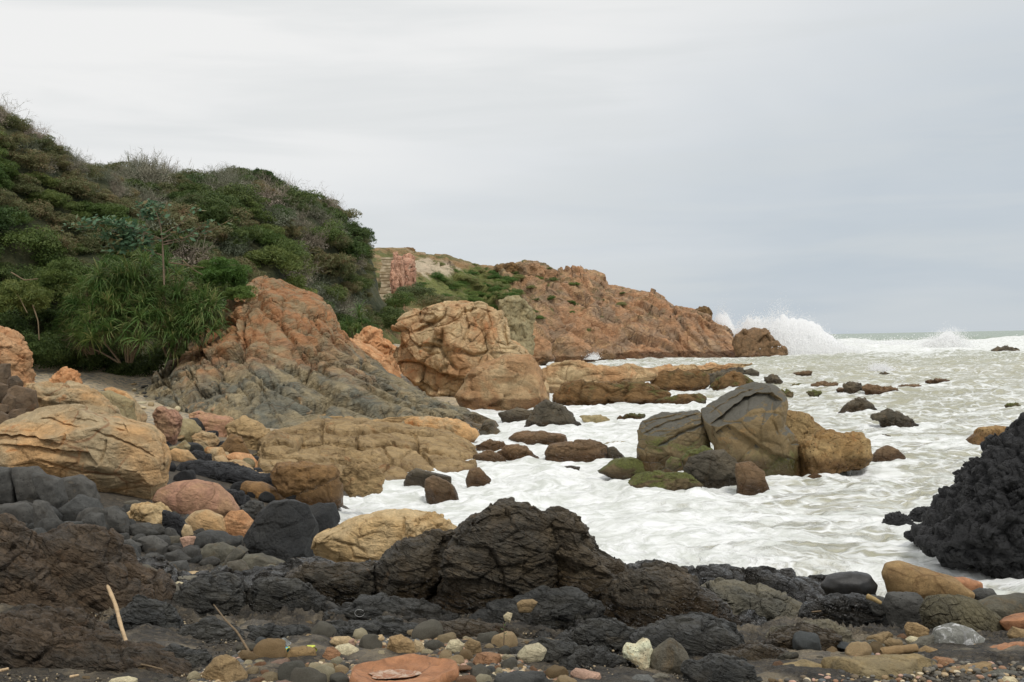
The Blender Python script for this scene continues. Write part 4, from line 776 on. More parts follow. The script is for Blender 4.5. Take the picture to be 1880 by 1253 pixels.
# wide rusty stone with a water filled hollow
def basin():
    c = P(740, 1236, 5.25); n, m = 120, 40; th = np.linspace(0, TAU, n, endpoint=False)
    R = .245 * (1 + .10 * np.sin(2 * th + .6) + .06 * np.sin(5 * th) + .03 * np.sin(9 * th + 2))
    rows = [];
    for k, (s, z) in enumerate([(s, 0) for s in np.linspace(.02, .96, 26)] + [(1., -.008), (1.01, -.03), (.99, -.05), (.96, -.08), (.93, -.10), (.7, -.11)]):
        x = R * s * np.cos(th) * 1.0; y = R * s * np.sin(th) * .8
        hol = -.016 * smooth(.62, .35, np.hypot((x + .04) / .24, (y - .0) / .14)) if k < 26 else 0
        rows.append(np.stack([x, y, z + hol + .018 * smooth(.7, 1, s) * (k < 26) + 0 * x - .05 * y * 0], 1))
    v = np.concatenate(rows) ; f = grid_faces(len(rows), n, True)
    v[:, 2] += .10 * (v[:, 1]) 
    v += vnormals(v, f) * (.006 * fbm(v * 14, 3))[:, None] * (-1 if vnormals(v, f)[:n * 20, 2].mean() < 0 else 1)
    o = mk('basin_stone', v + c, f, M['rust'], loc=c); tag(o, 'wide rusty orange stone with a wet hollow at the bottom centre', 'stone')
    th2 = np.linspace(0, TAU, 48, endpoint=False); r2 = 1 + .12 * np.sin(3 * th2 + 1) + .08 * np.sin(5 * th2)
    rw = [np.stack([-.04 + .135 * s * r2 * np.cos(th2), .07 * s * r2 * np.sin(th2), 0 * th2 - .002 + .1 * (.07 * s * r2 * np.sin(th2)) * .2], 1) for s in (.02, .3, .6, .85, 1)]
    N = NT('rain water with painted shine'); n_ = N.noise(N.n('TexCoord').outputs['Object'], 22, 5, .6, 1.); N.bsdf(Base__Color=N.mix(N.ss(n_, .40, .66), lin((160, 108, 74)), lin((206, 184, 162))), Roughness=.22, Normal=N.bump(n_, .02));  # whitish mottling paints the wet shine into the pool's colour
    w_ = mk('water_pool', np.concatenate(rw), grid_faces(5, 48, True), N.m, parent=o)
basin()

# ---- stacked dark blocks at the left edge
for o, Y in [([-20,700,0,668,18,668,18,700,10,712,-20,712], 24), ([14,700,18,692,30,690,42,702,40,712,16,712], 23.5), ([-10,722,0,702,14,708,14,720,4,728], 22.6), ([10,716,30,708,65,718,68,742,40,748,22,738], 22),
             ([2,730,14,722,28,730,26,748,8,752], 21.6), ([-14,756,-8,742,14,744,16,756,2,764], 21), ([-14,780,0,754,14,762,18,778,5,792,-14,795], 20.5), ([12,764,24,752,48,750,44,768,22,776], 21)]:
    B('cut_block', o, 'cutblock', 'angular dark brown block in the heap at the left edge', 'rock', st='facet', Y=Y, box=.55, cuts=6, cutd=.65, lump=.03, group='dark blocks heaped at the left edge')

# ---- dark basalt blocks on the left
KB = [([-15,857,20,858,34,894,31,923,-15,927], 'pitted dark basalt block at the left edge under the tan boulder'), ([26,857,65,857,84,872,88,905,65,932,36,920], 'second dark basalt block from the left edge in the top row'),
 ([61,868,82,868,112,881,120,921,108,950,86,926], 'third dark basalt block from the left edge in the top row'), ([112,879,146,872,172,889,182,918,150,924,119,925], 'squarish dark basalt block at the right end of the top row'),
 ([-15,928,44,924,62,936,63,966,20,962,-15,950], 'wide low basalt block with a flat rounded top at the left edge'), ([65,918,82,922,109,966,90,982,65,970], 'narrow triangular basalt block standing upright'),
 ([105,935,146,909,178,920,188,938,172,960,112,964], 'largest rounded basalt block with a sloping left side'), ([150,958,167,940,188,944,195,974,160,978], 'smooth basalt block in the middle of the heap'),
 ([186,934,211,930,232,950,240,978,198,980,188,950], 'tall double basalt block near the cracked cream stone'), ([107,970,120,957,150,959,153,968,116,976], 'flat oval basalt cobble above the reddish slope'),
 ([52,972,75,970,92,986,80,998,58,986], 'basalt cobble half hidden by the reddish slope'), ([85,984,136,966,153,968,145,980,100,990], 'long thin basalt cobble lying on the reddish slope'),
 ([216,994,238,990,260,1002,252,1016,222,1010], 'rounded basalt cobble right of the reddish slope'), ([222,1006,245,1002,262,1034,245,1044,226,1030], 'upright basalt cobble leaning by the grey boulder edge'),
 ([268,1018,289,1014,302,1048,285,1058,270,1046], 'upright rounded basalt block near the flat yellow stone'), ([254,988,283,984,308,1002,302,1022,266,1018], 'large rounded basalt block in the middle of the cobbles'),
 ([300,1034,342,1030,350,1052,330,1060,306,1056], 'square basalt block left of the flat yellow stone'), ([238,963,272,960,290,980,262,988,244,982], 'rounded basalt block below the cracked cream stone'),
 ([305,1016,327,1009,350,1027,336,1040,308,1032], 'squat basalt block above the square one'), ([358,983,380,974,408,977,443,993,436,1010,400,1008,361,1002], 'flat dark green grey stone below the orange saddle stone'),
 ([361,1015,380,1000,408,996,432,1008,412,1036,370,1036], 'wide olive grey stone left of the pale upright one'), ([402,1042,418,1020,440,1001,456,1012,440,1030,420,1050], 'pale grey wet stone pointing up beside the black boulder'),
 ([412,1056,415,1032,443,1028,463,1052,455,1072,425,1074], 'rounded brown grey stone right of the flat yellow stone'), ([439,1028,450,1018,480,1016,522,1034,515,1058,480,1066,455,1048], 'smooth grey stone at the foot of the black boulder'),
 ([476,1044,495,1036,520,1044,518,1066,490,1070], 'grey stone in front of the black boulder'), ([244,1038,262,1034,300,1062,334,1092,330,1110,290,1105,255,1072], 'long grey ribbed rock behind the reddish slope'),
 ([240,928,225,922,250,918,260,926,250,934], 'small grey stone behind the cracked cream stone')]
for i, (o, lb) in enumerate(KB):
    B('basalt_block', o, 'basalt' if i < 20 else 'grey', lb, 'rock', st='smooth' if i >= 19 else 'round', box=.62, lump=.07, thick=.9, cuts=4, cutd=.86, bury=.25)
B('stone', [328,1056,345,1050,375,1050,412,1053,395,1062,371,1068,335,1062], 'p_buff', 'flat yellow plank shaped stone among the basalt cobbles', 'stone', st='round', Y=9.6)
B('stone', [312,1064,330,1058,360,1058,368,1066,350,1074,318,1074], 'p_grey', 'flat grey stone in front of the yellow plank shaped one', 'stone', st='round', Y=9.2)
B('stone', [316,1074,326,1068,336,1070,338,1078,322,1082], 'p_pale', 'cream shell shaped stone below the flat grey one', 'stone', st='smooth', Y=9)
B('stone', [333,976,340,962,350,966,355,982,345,990,335,986], 'p_buff', 'small upright yellow stone beside the tan rounded stone', 'stone', st='round', Y=13)
B('stone', [330,988,345,984,360,986,352,998,338,998], 'p_pink', 'pale pink stone on the basalt cobbles', 'stone', st='facet', Y=12.6)
B('stone', [158,898,170,895,172,902,162,905], 'rust', 'little orange stone tucked under the biggest tan boulder', 'stone', st='round', Y=17)
# ---------------------------------------------------------------- stone shapes to copy
TR.append(np.array([640,1253,645,1232,662,1212,740,1204,800,1208,838,1236,850,1330,630,1330.]).reshape(-1, 2))
def inpoly(x, y, p):
    p = np.asarray(p, float).reshape(-1, 2); ins = False; j = len(p) - 1
    for i in range(len(p)):
        if (p[i, 1] > y) != (p[j, 1] > y) and x < (p[j, 0] - p[i, 0]) * (y - p[i, 1]) / (p[j, 1] - p[i, 1]) + p[i, 0]: ins = not ins
        j = i
    return ins
def proto_mesh(kind, k, mat):
    v, f = ico(4); v = v.copy(); r = np.random.default_rng(500 + k * 7 + len(kind))
    if kind == 'block': v = np.sign(v) * np.abs(v) ** .72
    for _ in range(dict(round=2, block=7, flat=9)[kind]):
        n = r.normal(size=3); n /= np.linalg.norm(n); t = v @ n; m = t.max() * r.uniform(.66, .9); v = v - n * (np.maximum(t - m, 0) * .92)[:, None]
    v = v * np.array(dict(round=(1, r.uniform(.65, .9), r.uniform(.5, .75)), block=(1, .85, .8), flat=(1, .8, r.uniform(.28, .5)))[kind])
    n = vnormals(v, f); v = v + n * (.10 * fbm(v * 1.3 + k * 9, 3) + .012 * fbm(v * 7 + k, 2))[:, None]
    me = mk('proto', v, f, mat); d = me.data; bpy.data.objects.remove(me); return d
PM = {}
def stone_data(kind, k, matkey):
    q = (kind, k, matkey)
    if q not in PM: PM[q] = proto_mesh(kind, k, M[matkey])
    return PM[q]
def scatter(poly, size, gap, kinds, mats, name, label, cat, group, limit, seed, zoff=.25, ysq=1.9, spread=.28):
    r = np.random.default_rng(seed); P_ = np.array(poly, float).reshape(-1, 2); lo = P_.min(0); hi = P_.max(0); got = []
    tries = 0
    while len(got) < limit and tries < limit * 60:
        tries += 1; x = r.uniform(lo[0], hi[0]); y = r.uniform(lo[1], hi[1])
        if not inpoly(x, y, poly) : continue
        s = size(x, y) * float(np.exp(r.normal() * spread)) * (1.25 - .6 * min(1, tries / (limit * 20)))
        if any(inpoly(x + a * s, y + b * s, t_) for t_ in TR for a, b in ((0, 0), (.4, -.3), (-.4, -.3), (0, -.6))): continue
        if any(abs(x - a) < 300 and ((x - a) ** 2 + ((y - b) * ysq) ** 2) < ((s + c) * .5 * gap) ** 2 for a, b, c in got): continue
        got.append((x, y, s))
    for x, y, s in got:
        Y = hit(x, y); c = P(x, y, Y); R = s / 2 / F * Y; mk_ = mats[r.choice(len(mats), p=None)]
        o = bpy.data.objects.new(name, stone_data(kinds[r.integers(len(kinds))], int(r.integers(4)), mk_)); COL.objects.link(o)
        o.location = (c[0], c[1] + R * .5, c[2] + R * zoff); o.scale = (R * r.uniform(.9, 1.1), R * r.uniform(.85, 1.1), R * r.uniform(.85, 1.15))
        o.rotation_euler = (r.normal() * .22, r.normal() * .22, r.uniform(0, TAU))
        lab = label(mk_) if callable(label) else label
        tag(o, lab, cat, group)
    return got
scatter([0,905,60,925,120,975,235,935,290,968,320,1000,370,1020,420,1060,330,1100,250,1060,200,1000,80,990,0,960], lambda x, y: 34 if x < 240 else 30, .86, ['block', 'round'], ['basalt'],
        'basalt_cobble', 'rounded dark grey basalt cobble packed between the larger basalt blocks', 'rock', 'basalt cobbles packed between the larger blocks', 90, 3, zoff=.35, ysq=1.7)
scatter([300,930,400,960,470,1010,570,1040,560,1070,420,1080,330,1050,290,990], lambda x, y: 34, .95, ['block', 'round'], ['basalt', 'grey'],
        'grey_cobble', 'dull grey cobble lying between the orange stones and the folded brown rock', 'rock', 'dull grey cobbles at the foot of the black boulder', 30, 4, zoff=.3)
scatter([300,790,380,800,460,850,540,880,520,925,420,930,330,900,300,850], lambda x, y: 26, 1.0, ['round', 'block'], ['coal', 'black'],
        'black_cobble', 'black cobble in the dark strip left of the wet brown block', 'rock', 'black cobbles in the dark strip behind the pinkish boulder', 34, 5, zoff=.3)
scatter([300,790,420,800,520,860,540,880,480,900,400,850,320,850], lambda x, y: 20, 1.3, ['round', 'flat'], ['tan', 'p_buff', 'olive'],
        'tan_cobble', 'small tan cobble strewn over the black strip', 'rock', 'small tan cobbles strewn over the black strip', 16, 6, zoff=.6)
scatter([235,705,330,715,450,745,440,765,340,760,260,755], lambda x, y: 11, 1.0, ['round', 'flat'], ['p_grey', 'p_buff', 'p_pale', 'p_dark grey'],
        'beach_stone', 'small stone on the pale gravel strip below the pandanus', 'stone', 'small stones on the pale gravel strip', 60, 7, zoff=.3)
peblab = lambda k: 'small ' + k[2:] + ' pebble lying in the pebble bed along the bottom edge'
PK = ['p_' + k for k, _ in PEB]
PW = PK[:5] + PK[6:] + ['p_buff', 'p_grey', 'p_grey', 'p_buff', 'p_pale', 'p_ochre', 'p_grey', 'p_pale', 'p_buff']
bed = [350,1253,395,1215,480,1190,560,1178,640,1165,760,1166,850,1172,930,1188,960,1222,1040,1253,1040,1300,350,1300]
scatter(bed, lambda x, y: 25 + (y - 1160) * .12, .66, ['round', 'flat', 'block', 'block', 'flat'], PW, 'pebble', peblab, 'pebble', 'pebbles in the bed along the bottom edge', 290, 8, zoff=.3, ysq=2.1)
bed2 = [1420,1250,1440,1205,1560,1190,1660,1165,1720,1190,1830,1190,1880,1170,1900,1300,1420,1300]
scatter(bed2, lambda x, y: 36, .72, ['flat', 'block', 'round'], ['p_grey', 'p_dark grey', 'p_ochre', 'grey', 'grey', 'p_grey', 'p_rusty', 'p_blue grey', 'p_buff'], 'beach_pebble',
        lambda k: 'small ' + (k[2:] if k[:2] == 'p_' else 'grey') + ' pebble wedged between the large stones at bottom right', 'pebble', 'pebbles between the large stones at bottom right', 110, 9, zoff=.3)
scatter([120,1200,350,1215,360,1300,150,1300], lambda x, y: 16, 1.8, ['flat', 'round'], ['p_grey', 'p_ochre', 'p_dark grey'], 'shingle_stone', 'little stone scattered over the crumbly brown rock at bottom left', 'pebble',
        'little stones scattered at bottom left', 14, 10, zoff=.5)
scatter([440,1150,560,1140,700,1140,850,1145,1000,1160,1100,1175,1100,1200,900,1190,700,1165,500,1180], lambda x, y: 9, 2.2, ['round', 'flat'], ['p_grey', 'p_ochre', 'p_pale'], 'shell_bit', 'tiny pale stone on the wrinkled rock behind the pebble bed', 'pebble',
        'tiny stones on the wrinkled rock', 26, 12, zoff=.5)
# fine shingle that nobody could count
def shingle():
    r = np.random.default_rng(77); v, f = ico(2); V = []; Fc = []; n = 0
    for k in range(8000):
        for _ in range(30):
            x = r.uniform(340, 1900 if k % 4 == 0 else 1060); y = r.uniform(1165, 1290)
            if inpoly(x, y, bed) or inpoly(x, y, bed2): break
        Y = hit(x, y); c = P(x, y, Y); R = r.uniform(5, 17) / 2 / F * Y
        w = v * np.array([1, r.uniform(.6, 1), r.uniform(.4, .8)]) * R; w = w * (1 + .15 * noise(v * 1.5 + k)[:, None])
        a = r.uniform(0, TAU); w = np.stack([w[:, 0] * math.cos(a) - w[:, 1] * math.sin(a), w[:, 0] * math.sin(a) + w[:, 1] * math.cos(a), w[:, 2]], 1)
        V.append(w + c + (0, 0, R * .15)); Fc.append(f + n); n += len(v)
    N = NT('mixed shingle'); i_ = N.n('NewGeometry').outputs['Random Per Island']
    cr = N.n('ValToRGB', Fac=i_); e = cr.color_ramp; e.interpolation = 'CONSTANT'
    cols = [tuple(x * 1. for x in lin(c)) for _, c in PEB] + [lin((104, 98, 86)), lin((84, 80, 72)), lin((110, 96, 76))] + [lin((90, 86, 78)), lin((120, 112, 98))]
    for j, c in enumerate(cols):
        q = e.elements[j] if j < 2 else e.elements.new(j / len(cols))
        q.position = j / len(cols); q.color = tuple(c) + (1,)
    N.bsdf(Base__Color=cr.outputs[0], Roughness=.7, Normal=N.bump(N.noise(N.n('NewGeometry').outputs['Position'], 90, 4), .006))
    tag(mk('shingle', np.concatenate(V), np.concatenate(Fc), N.m), kind='stuff')
shingle()
def grit():
    r = np.random.default_rng(78); v, f = ico(1); n = 9000; xs = r.uniform(-20, 1900, n); ys = r.uniform(1095, 1275, n); V = []; Fc = []
    for k in range(n):
        if noise(np.array([[xs[k] * .012, ys[k] * .02, 3.]]))[0] < -.15: continue
        Y = hit(xs[k], ys[k]); c = P(xs[k], ys[k], Y); R = r.uniform(2, 6.5) / 2 / F * Y
        V.append(v * R * r.uniform(.6, 1.2, 3) + c + r.normal(size=(len(v), 3)) * R * .12 + (0, 0, R * .2)); Fc.append(f + len(v) * (len(V) - 1))
    N = NT('dark grit'); i_ = N.n('NewGeometry').outputs['Random Per Island']
    N.bsdf(Base__Color=N.mix(N.ss(i_, .0, 1.), lin((58, 54, 48)), N.mix(N.ss(i_, .75, .95), lin((96, 88, 74)), lin((168, 150, 120)))), Roughness=.6)
    tag(mk('grit', np.concatenate(V), np.concatenate(Fc), N.m), kind='stuff')
grit()

# ---------------------------------------------------------------- driftwood, litter, small plant
def tube(name, pts, r0, r1, mat, parent=None, seg=8, wob=.15):
    pts = np.array(pts, float); n = 28; t = np.linspace(0, 1, len(pts)); s = np.linspace(0, 1, n)
    c = np.stack([np.interp(s, t, pts[:, k]) for k in range(3)], 1)
    for _ in range(3): c[1:-1] = (c[:-2] + 2 * c[1:-1] + c[2:]) / 4
    d = np.gradient(c, axis=0); d /= np.linalg.norm(d, axis=1)[:, None]
    a = np.cross(d, (0.3, 1, .1)); a /= np.linalg.norm(a, axis=1)[:, None]; b = np.cross(d, a)
    th = np.linspace(0, TAU, seg, endpoint=False); R = (r0 + (r1 - r0) * s) * (1 + wob * noise(np.stack([s * 9, s * 0, s * 0 + r0 * 99], 1)))
    R[0] *= .5; R[-1] *= .5
    v = c[:, None] + R[:, None, None] * (a[:, None] * np.cos(th)[None, :, None] + b[:, None] * np.sin(th)[None, :, None])
    v = np.concatenate([v.reshape(-1, 3), c[:1], c[-1:]]); f = grid_faces(n, seg, True)
    k = n * seg; caps = [[j, (j + 1) % seg, k, k] for j in range(seg)] + [[k - seg + (j + 1) % seg, k - seg + j, k + 1, k + 1] for j in range(seg)]
    tri = np.concatenate([f[:, [0, 1, 2]], f[:, [0, 2, 3]], np.array(caps)[:, :3]])
    return mk(name, v, tri, mat, parent, loc=None if parent is None else None)
WOOD = flat_mat('bleached driftwood', lin((206, 178, 140)), .7, sc=30); WOOD2 = flat_mat('old grey driftwood', lin((128, 110, 86)), .8, sc=40)
def stick(pix, Ys, r0, r1, mat, label, cat='driftwood', name='driftwood_stick'):
    o = tube(name, [P(a, b, y) for (a, b), y in zip(pix, Ys)], r0, r1, mat); return tag(o, label, cat)
stick([(197, 1075), (212, 1110), (222, 1150), (234, 1186)], [6.15, 6.05, 5.95, 5.85], .011, .011, WOOD, 'long pale driftwood stick leaning on the reddish brown slope')
stick([(160, 1142), (168, 1148), (178, 1157)], [6.0, 5.95, 5.9], .007, .006, WOOD, 'short pale twig left of the long driftwood stick')
stick([(392, 1110), (415, 1140), (435, 1160), (458, 1198)], [6.4, 6.1, 6.0, 5.9], .004, .007, WOOD2, 'thin crooked grey twig standing over the dark ribbed rock')
stick([(232, 1217), (270, 1222), (300, 1230)], [5.35, 5.3, 5.25], .005, .004, WOOD2, 'thin dark twig lying flat at the bottom left')
stick([(1617, 1198), (1650, 1194), (1684, 1190)], [5.8, 5.82, 5.85], .026, .024, flat_mat('weathered log', lin((150, 124, 88)), .8, sc=25), 'short weathered driftwood log above the large flat slab', name='driftwood_log')
stick([(1592, 1095), (1606, 1101), (1618, 1108)], [7.3, 7.25, 7.2], .02, .012, flat_mat('yellow root', lin((170, 146, 100)), .8, sc=25), 'knotted yellowish root piece between the black oval and hollowed stone', name='driftwood_root')
stick([(1490, 1124), (1508, 1122)], [7.1, 7.1], .005, .004, WOOD2, 'little splinter of wood on the dark rough rock')
stick([(0, 1232), (16, 1228)], [4.9, 4.9], .008, .006, WOOD, 'pale wood chip at the left edge of the bottom corner')
stick([(128, 1243), (145, 1240)], [4.85, 4.85], .007, .005, WOOD, 'pale wood chip on the crumbly brown rock')
def strip(name, label, cat, ring, col, parent=None):
    pass
def wrap():
    """bright plastic strip round the sandy pebble"""
    c = P(553, 1203, 5.83); e = empty('plastic_wrapper', c); tag(e, 'scrap of blue and yellow plastic round the sandy oval pebble', 'litter')
    for nm, x0, x1, cl, zr in (('blue_band', -.092, -.074, (.05, .50, .66), .045), ('yellow_flap', .028, .070, (.60, .66, .03), .052), ('yellow_edge', -.073, -.066, (.58, .62, .05), .047)):
        n = 26; th = np.linspace(-.3, math.pi * 1.0, n); rr = zr * (1 + .05 * np.sin(th * 7))
        rows = [np.stack([np.full(n, x) + .006 * np.sin(th * 5), -rr * np.cos(th) * 1.0 - 0, rr * np.sin(th) * .93], 1) for x in np.linspace(x0, x1, 4)]
        v = np.concatenate(rows); f = grid_faces(4, n)
        v = np.concatenate([v, v * (1, .97, .97)]); f = np.concatenate([f, f[:, ::-1] + 4 * n])
        N = NT(nm); N.bsdf(Base__Color=tuple(cl) + (1,), Roughness=.35)
        o = mk(nm, v, f, N.m); o.parent = e
wrap()
def sprig():
    c = P(925, 1186, 6.0); e = empty('seedling', c); tag(e, 'tiny dark seedling growing from the wrinkled rock in the centre', 'plant')
    s = tube('stem', [(0, 0, 0), (.003, 0, .07), (0, 0, .13)], .003, .002, L['bark'], e)
    r = np.random.default_rng(4); V = []; Fq = []
    for k in range(9):
        a = r.uniform(0, TAU); z = .03 + k * .011; l = .022; d = np.array([math.cos(a), math.sin(a), .4]); sd_ = np.array([-math.sin(a), math.cos(a), 0]) * .006
        b = np.array([0, 0, z]); V += [b, b + d * l * .5 + sd_, b + d * l, b + d * l * .5 - sd_]; Fq.append([4 * k, 4 * k + 1, 4 * k + 2, 4 * k + 3])
    mk('leaves', V, Fq, L['dark'], e)
sprig()
# old rope or wire ring in the crack
wn = NT('white shell'); wn.bsdf(Base__Color=(.4, .4, .38, 1), Roughness=.5)
r_ = [P(660 + 9 * math.cos(a), 1126 + 7 * math.sin(a), 6.7) for a in np.linspace(0, TAU * .92, 24)]
tag(tube('wire_ring', r_, .0013, .0013, wn.m), 'small white wire ring caught in the crack left of the wrinkled rock', 'litter')
# ---------------------------------------------------------------- plants
def leaves_mesh(cen, nrm, size, aspect, r, fold=.0):
    """one small four-cornered blade per point"""
    n = len(cen); a = np.cross(nrm, r.normal(size=(n, 3))); a /= np.linalg.norm(a, axis=1)[:, None] + 1e-9; b = np.cross(nrm, a)
    s = size * r.uniform(.6, 1.3, n)[:, None]
    v = np.stack([cen - a * s * .5, cen + b * s * .5 * aspect, cen + a * s * .5, cen - b * s * .5 * aspect], 1).reshape(-1, 3)
    return v, np.arange(4 * n).reshape(n, 4)
def blob_points(n, r, lobes=26, rad=1., squash=.75, clump=.30):
    """points gathered in clumps over a lumpy dome of radius 1"""
    d = r.normal(size=(lobes, 3)); d[:, 2] = np.abs(d[:, 2]) * .9 - .15; d /= np.linalg.norm(d, axis=1)[:, None]
    c = d * (r.uniform(.35, .82, lobes)[:, None]) * rad; sz = clump * r.uniform(.6, 1.25, lobes)
    k = r.integers(lobes, size=n); g = r.normal(size=(n, 3)); g /= np.linalg.norm(g, axis=1)[:, None]; g[:, 2] = np.where(r.random(n) < .7, np.abs(g[:, 2]), g[:, 2])
    p = c[k] + g * (sz[k] * r.uniform(.55, 1.05, n) ** .6)[:, None]; nn = g + .5 * r.normal(size=(n, 3)); nn /= np.linalg.norm(nn, axis=1)[:, None]
    p[:, 2] *= squash; return p, nn, c
def twig_lines(r, n, spread=.9, h=1., w=.008, droop=0.):
    """thin upright branching twigs as narrow crossed strips"""
    V = []; Fq = []; k = 0
    for i in range(n):
        a = r.uniform(0, TAU); t = r.uniform(0, spread); p = np.array([math.cos(a) * t * .5, math.sin(a) * t * .5, 0.]); d = np.array([math.cos(a) * t * .7 + r.normal() * .15, math.sin(a) * t * .7 + r.normal() * .15, 1.]); d /= np.linalg.norm(d)
        L_ = h * r.uniform(.6, 1.1); 
        def seg(p0, d0, l0, w0, dep):
            nonlocal k
            q = p0.copy(); dd = d0.copy()
            for s in range(3):
                q2 = q + dd * l0 / 3; sd_ = np.cross(dd, r.normal(size=3)); sd_ /= np.linalg.norm(sd_); w1 = w0 * (1 - .28 * s)
                V.extend([q - sd_ * w1, q + sd_ * w1, q2 + sd_ * w1 * .7, q2 - sd_ * w1 * .7]); Fq.append([k, k + 1, k + 2, k + 3]); k += 4
                q = q2; dd = dd + r.normal(size=3) * .22; dd[2] -= droop; dd /= np.linalg.norm(dd)
                if dep > 0 and s > 0 or dep > 1:
                    for _ in range(2): e = dd + r.normal(size=3) * .55; e /= np.linalg.norm(e); seg(q, e, l0 * .55, w0 * .6, dep - 1)
        seg(p, d, L_, w, 2)
    return np.array(V), np.array(Fq)
def data_of(v, f, mat):
    o = mk('proto', v, f, mat, shade=False); d = o.data; bpy.data.objects.remove(o); return d
PL = {}
for k in range(5):
    r = np.random.default_rng(40 + k)
    p, nn, c = blob_points(10000, r, lobes=30 + 4 * k); v, f = leaves_mesh(p, nn, .058, .55, r); PL['leafy', k] = (v, f)
    p, nn, c = blob_points(8500, r, lobes=34); nn = nn * .4 + np.array([0, 0, 0.]) + r.normal(size=nn.shape) * .5
    v, f = leaves_mesh(p, nn / np.linalg.norm(nn, axis=1)[:, None], .16, .16, r); PL['needle', k] = (v, f)
    v1, f1 = twig_lines(r, 34, .95, .62, .011); p, nn, c = blob_points(1700, r, lobes=24); v2, f2 = leaves_mesh(p, nn, .05, .6, r)
    PL['dry', k] = (np.concatenate([v1, v2]), np.concatenate([f1, f2 + len(v1)])) 
PD = {}
def plant_data(kind, k, mat):
    q = (kind, k, mat)
    if q not in PD: PD[q] = data_of(*PL[kind, k], L[mat])
    return PD[q]
def put(kind, mat, loc, s, name, label, cat, group, r, zs=1.):
    o = bpy.data.objects.new(name, plant_data(kind, int(r.integers(5)), mat)); COL.objects.link(o)
    o.location = loc; o.scale = (s, s * .9, s * zs); o.rotation_euler = (r.normal() * .1, r.normal() * .1, r.uniform(0, TAU)); return tag(o, label, cat, group)
def cover(surf, spec, n, seed, tmax=.78, smin=0.):
    """walk the hillside front and plant it"""
    m, c, _ = surf.shape; r = np.random.default_rng(seed); pts = []; tries = 0
    while len(pts) < n and tries < n * 50:
        tries += 1
        i = r.uniform(0, m * tmax); j = r.uniform(smin * c, c - 1); q = surf[int(i), int(j)]
        px = q[0] / q[1] * F + 940
        if px < -130: continue
        t = i / (m / (1.06 + .5)) - .06
        s = spec(px, t, q, r)
        if s is None: continue
        if any(np.linalg.norm(q - a) < (s[3] + b) * .36 for a, b in pts): continue
        pts.append((q, s[3])); kind, mat, nm, R, zs, lab, grp = s
        put(kind, mat, (q[0], q[1], q[2] - R * .12), R, nm, lab, 'shrub', grp, r, zs)
def specA(px, t, q, r):
    u = r.random()
    up = t + .25 * float(noise(np.array([[q[0] * .12, q[1] * .12, 3.]]))[0])
    if up > .60: 
        return ('dry', 'dry', 'dry_shrub', r.uniform(.9, 1.5), 1.1, 'dry brown twiggy bush high on the left hillside', 'dry bushes high on the left hillside') if u < .28 else ('leafy', 'olive', 'scrub_bush', r.uniform(.9, 1.6), .8, 'olive brown bush high on the left hillside', 'olive brown bushes high on the left hillside')
    if up > .34: return ('leafy' if u < .3 or u > .75 else 'needle', 'olive' if u < .45 else 'mid', 'scrub_bush' if u < .45 else 'green_bush', r.uniform(1.2, 2.2), .8, 'olive brown bush on the middle of the left hillside' if u < .45 else 'yellowish green bush on the middle of the left hillside', 'bushes on the middle of the left hillside')
    if px > 140 and t < .2 and px < 420: return None
    return ('leafy', 'dark' if u < .6 else 'mid', 'green_bush', r.uniform(1.6, 2.7), .85, ('dark green' if u < .6 else 'mid green') + ' rounded bush on the lower left hillside', 'rounded bushes on the lower left hillside')
cover(hillA, specA, 210, 1)
def specB(px, t, q, r):
    u = r.random(); nz = float(noise(np.array([[q[0] * .1, q[1] * .1, 8.]]))[0])
    if px < 150 or (px > 672 and t > .1): return None
    if px > 655: return ('leafy', 'olive', 'scrub_bush', r.uniform(.9, 1.4), .7, 'low olive bush beside the footpath', 'low bushes beside the footpath')
    if (px < 330 and t > .45): k = .38
    elif px > 540: k = .34
    else: k = .14
    if u < k: return ('dry', 'dry', 'dry_shrub', r.uniform(1.8, 2.8), 1., 'grey brown twiggy bush on the farther scrub hill', 'grey brown bushes on the farther scrub hill')
    if u < k + .25: return ('needle' if u < k + .1 else 'leafy', 'olive', 'scrub_bush', r.uniform(1.8, 2.8), .85, 'dull olive bush on the farther scrub hill', 'dull olive bushes on the farther scrub hill')
    return ('leafy' if u < .75 else 'needle', 'dark' if nz < .15 else 'mid', 'green_bush', r.uniform(2., 3.2), .8, 'dense green bush on the farther scrub hill', 'dense green bushes on the farther scrub hill')
cover(hillB, specB, 240, 2)
rp = np.random.default_rng(9)
def one(kind, mat, px, py, Y, R, name, label, zs=.9, cat='shrub', group=None): return put(kind, mat, P(px, py, Y) , R, name, label, cat, group, rp, zs)
# single bushes that can be told apart
one('needle', 'bright', 412, 515, 54, 1.512, 'feathery_bush', 'bright feathery green bush above the orange top of the grey slope', .95)
one('needle', 'bright', 375, 500, 55, 0.84, 'feathery_bush', 'smaller bright feathery bush just left of the larger one above the slope', .9)
one('needle', 'bright', 440, 545, 53.5, 1.008, 'feathery_bush', 'feathery green bush drooping over the orange rock edge', .9)
one('needle', 'mid', 110, 520, 54, 1.456, 'feathery_bush', 'feathery mid green bush left of the pandanus clump', 1.)
one('needle', 'mid', 30, 560, 52, 1.68, 'feathery_bush', 'feathery green bush at the left edge above the orange bluff', 1.1)
one('leafy', 'dark', 60, 655, 52, 1.344, 'green_bush', 'dark leafy bush hanging behind the orange bluff', 1.2)
one('leafy', 'dark', 105, 650, 53, 1.344, 'green_bush', 'dark leafy bush between the bluff and the pandanus clump', 1.3)
one('needle', 'dark', 150, 665, 54, 1.344, 'green_bush', 'dark fringe of bush under the left side of the pandanus clump', 1.4)
one('needle', 'olive', 370, 590, 55, 1.12, 'scrub_bush', 'olive bush behind the right side of the pandanus clump', .9)
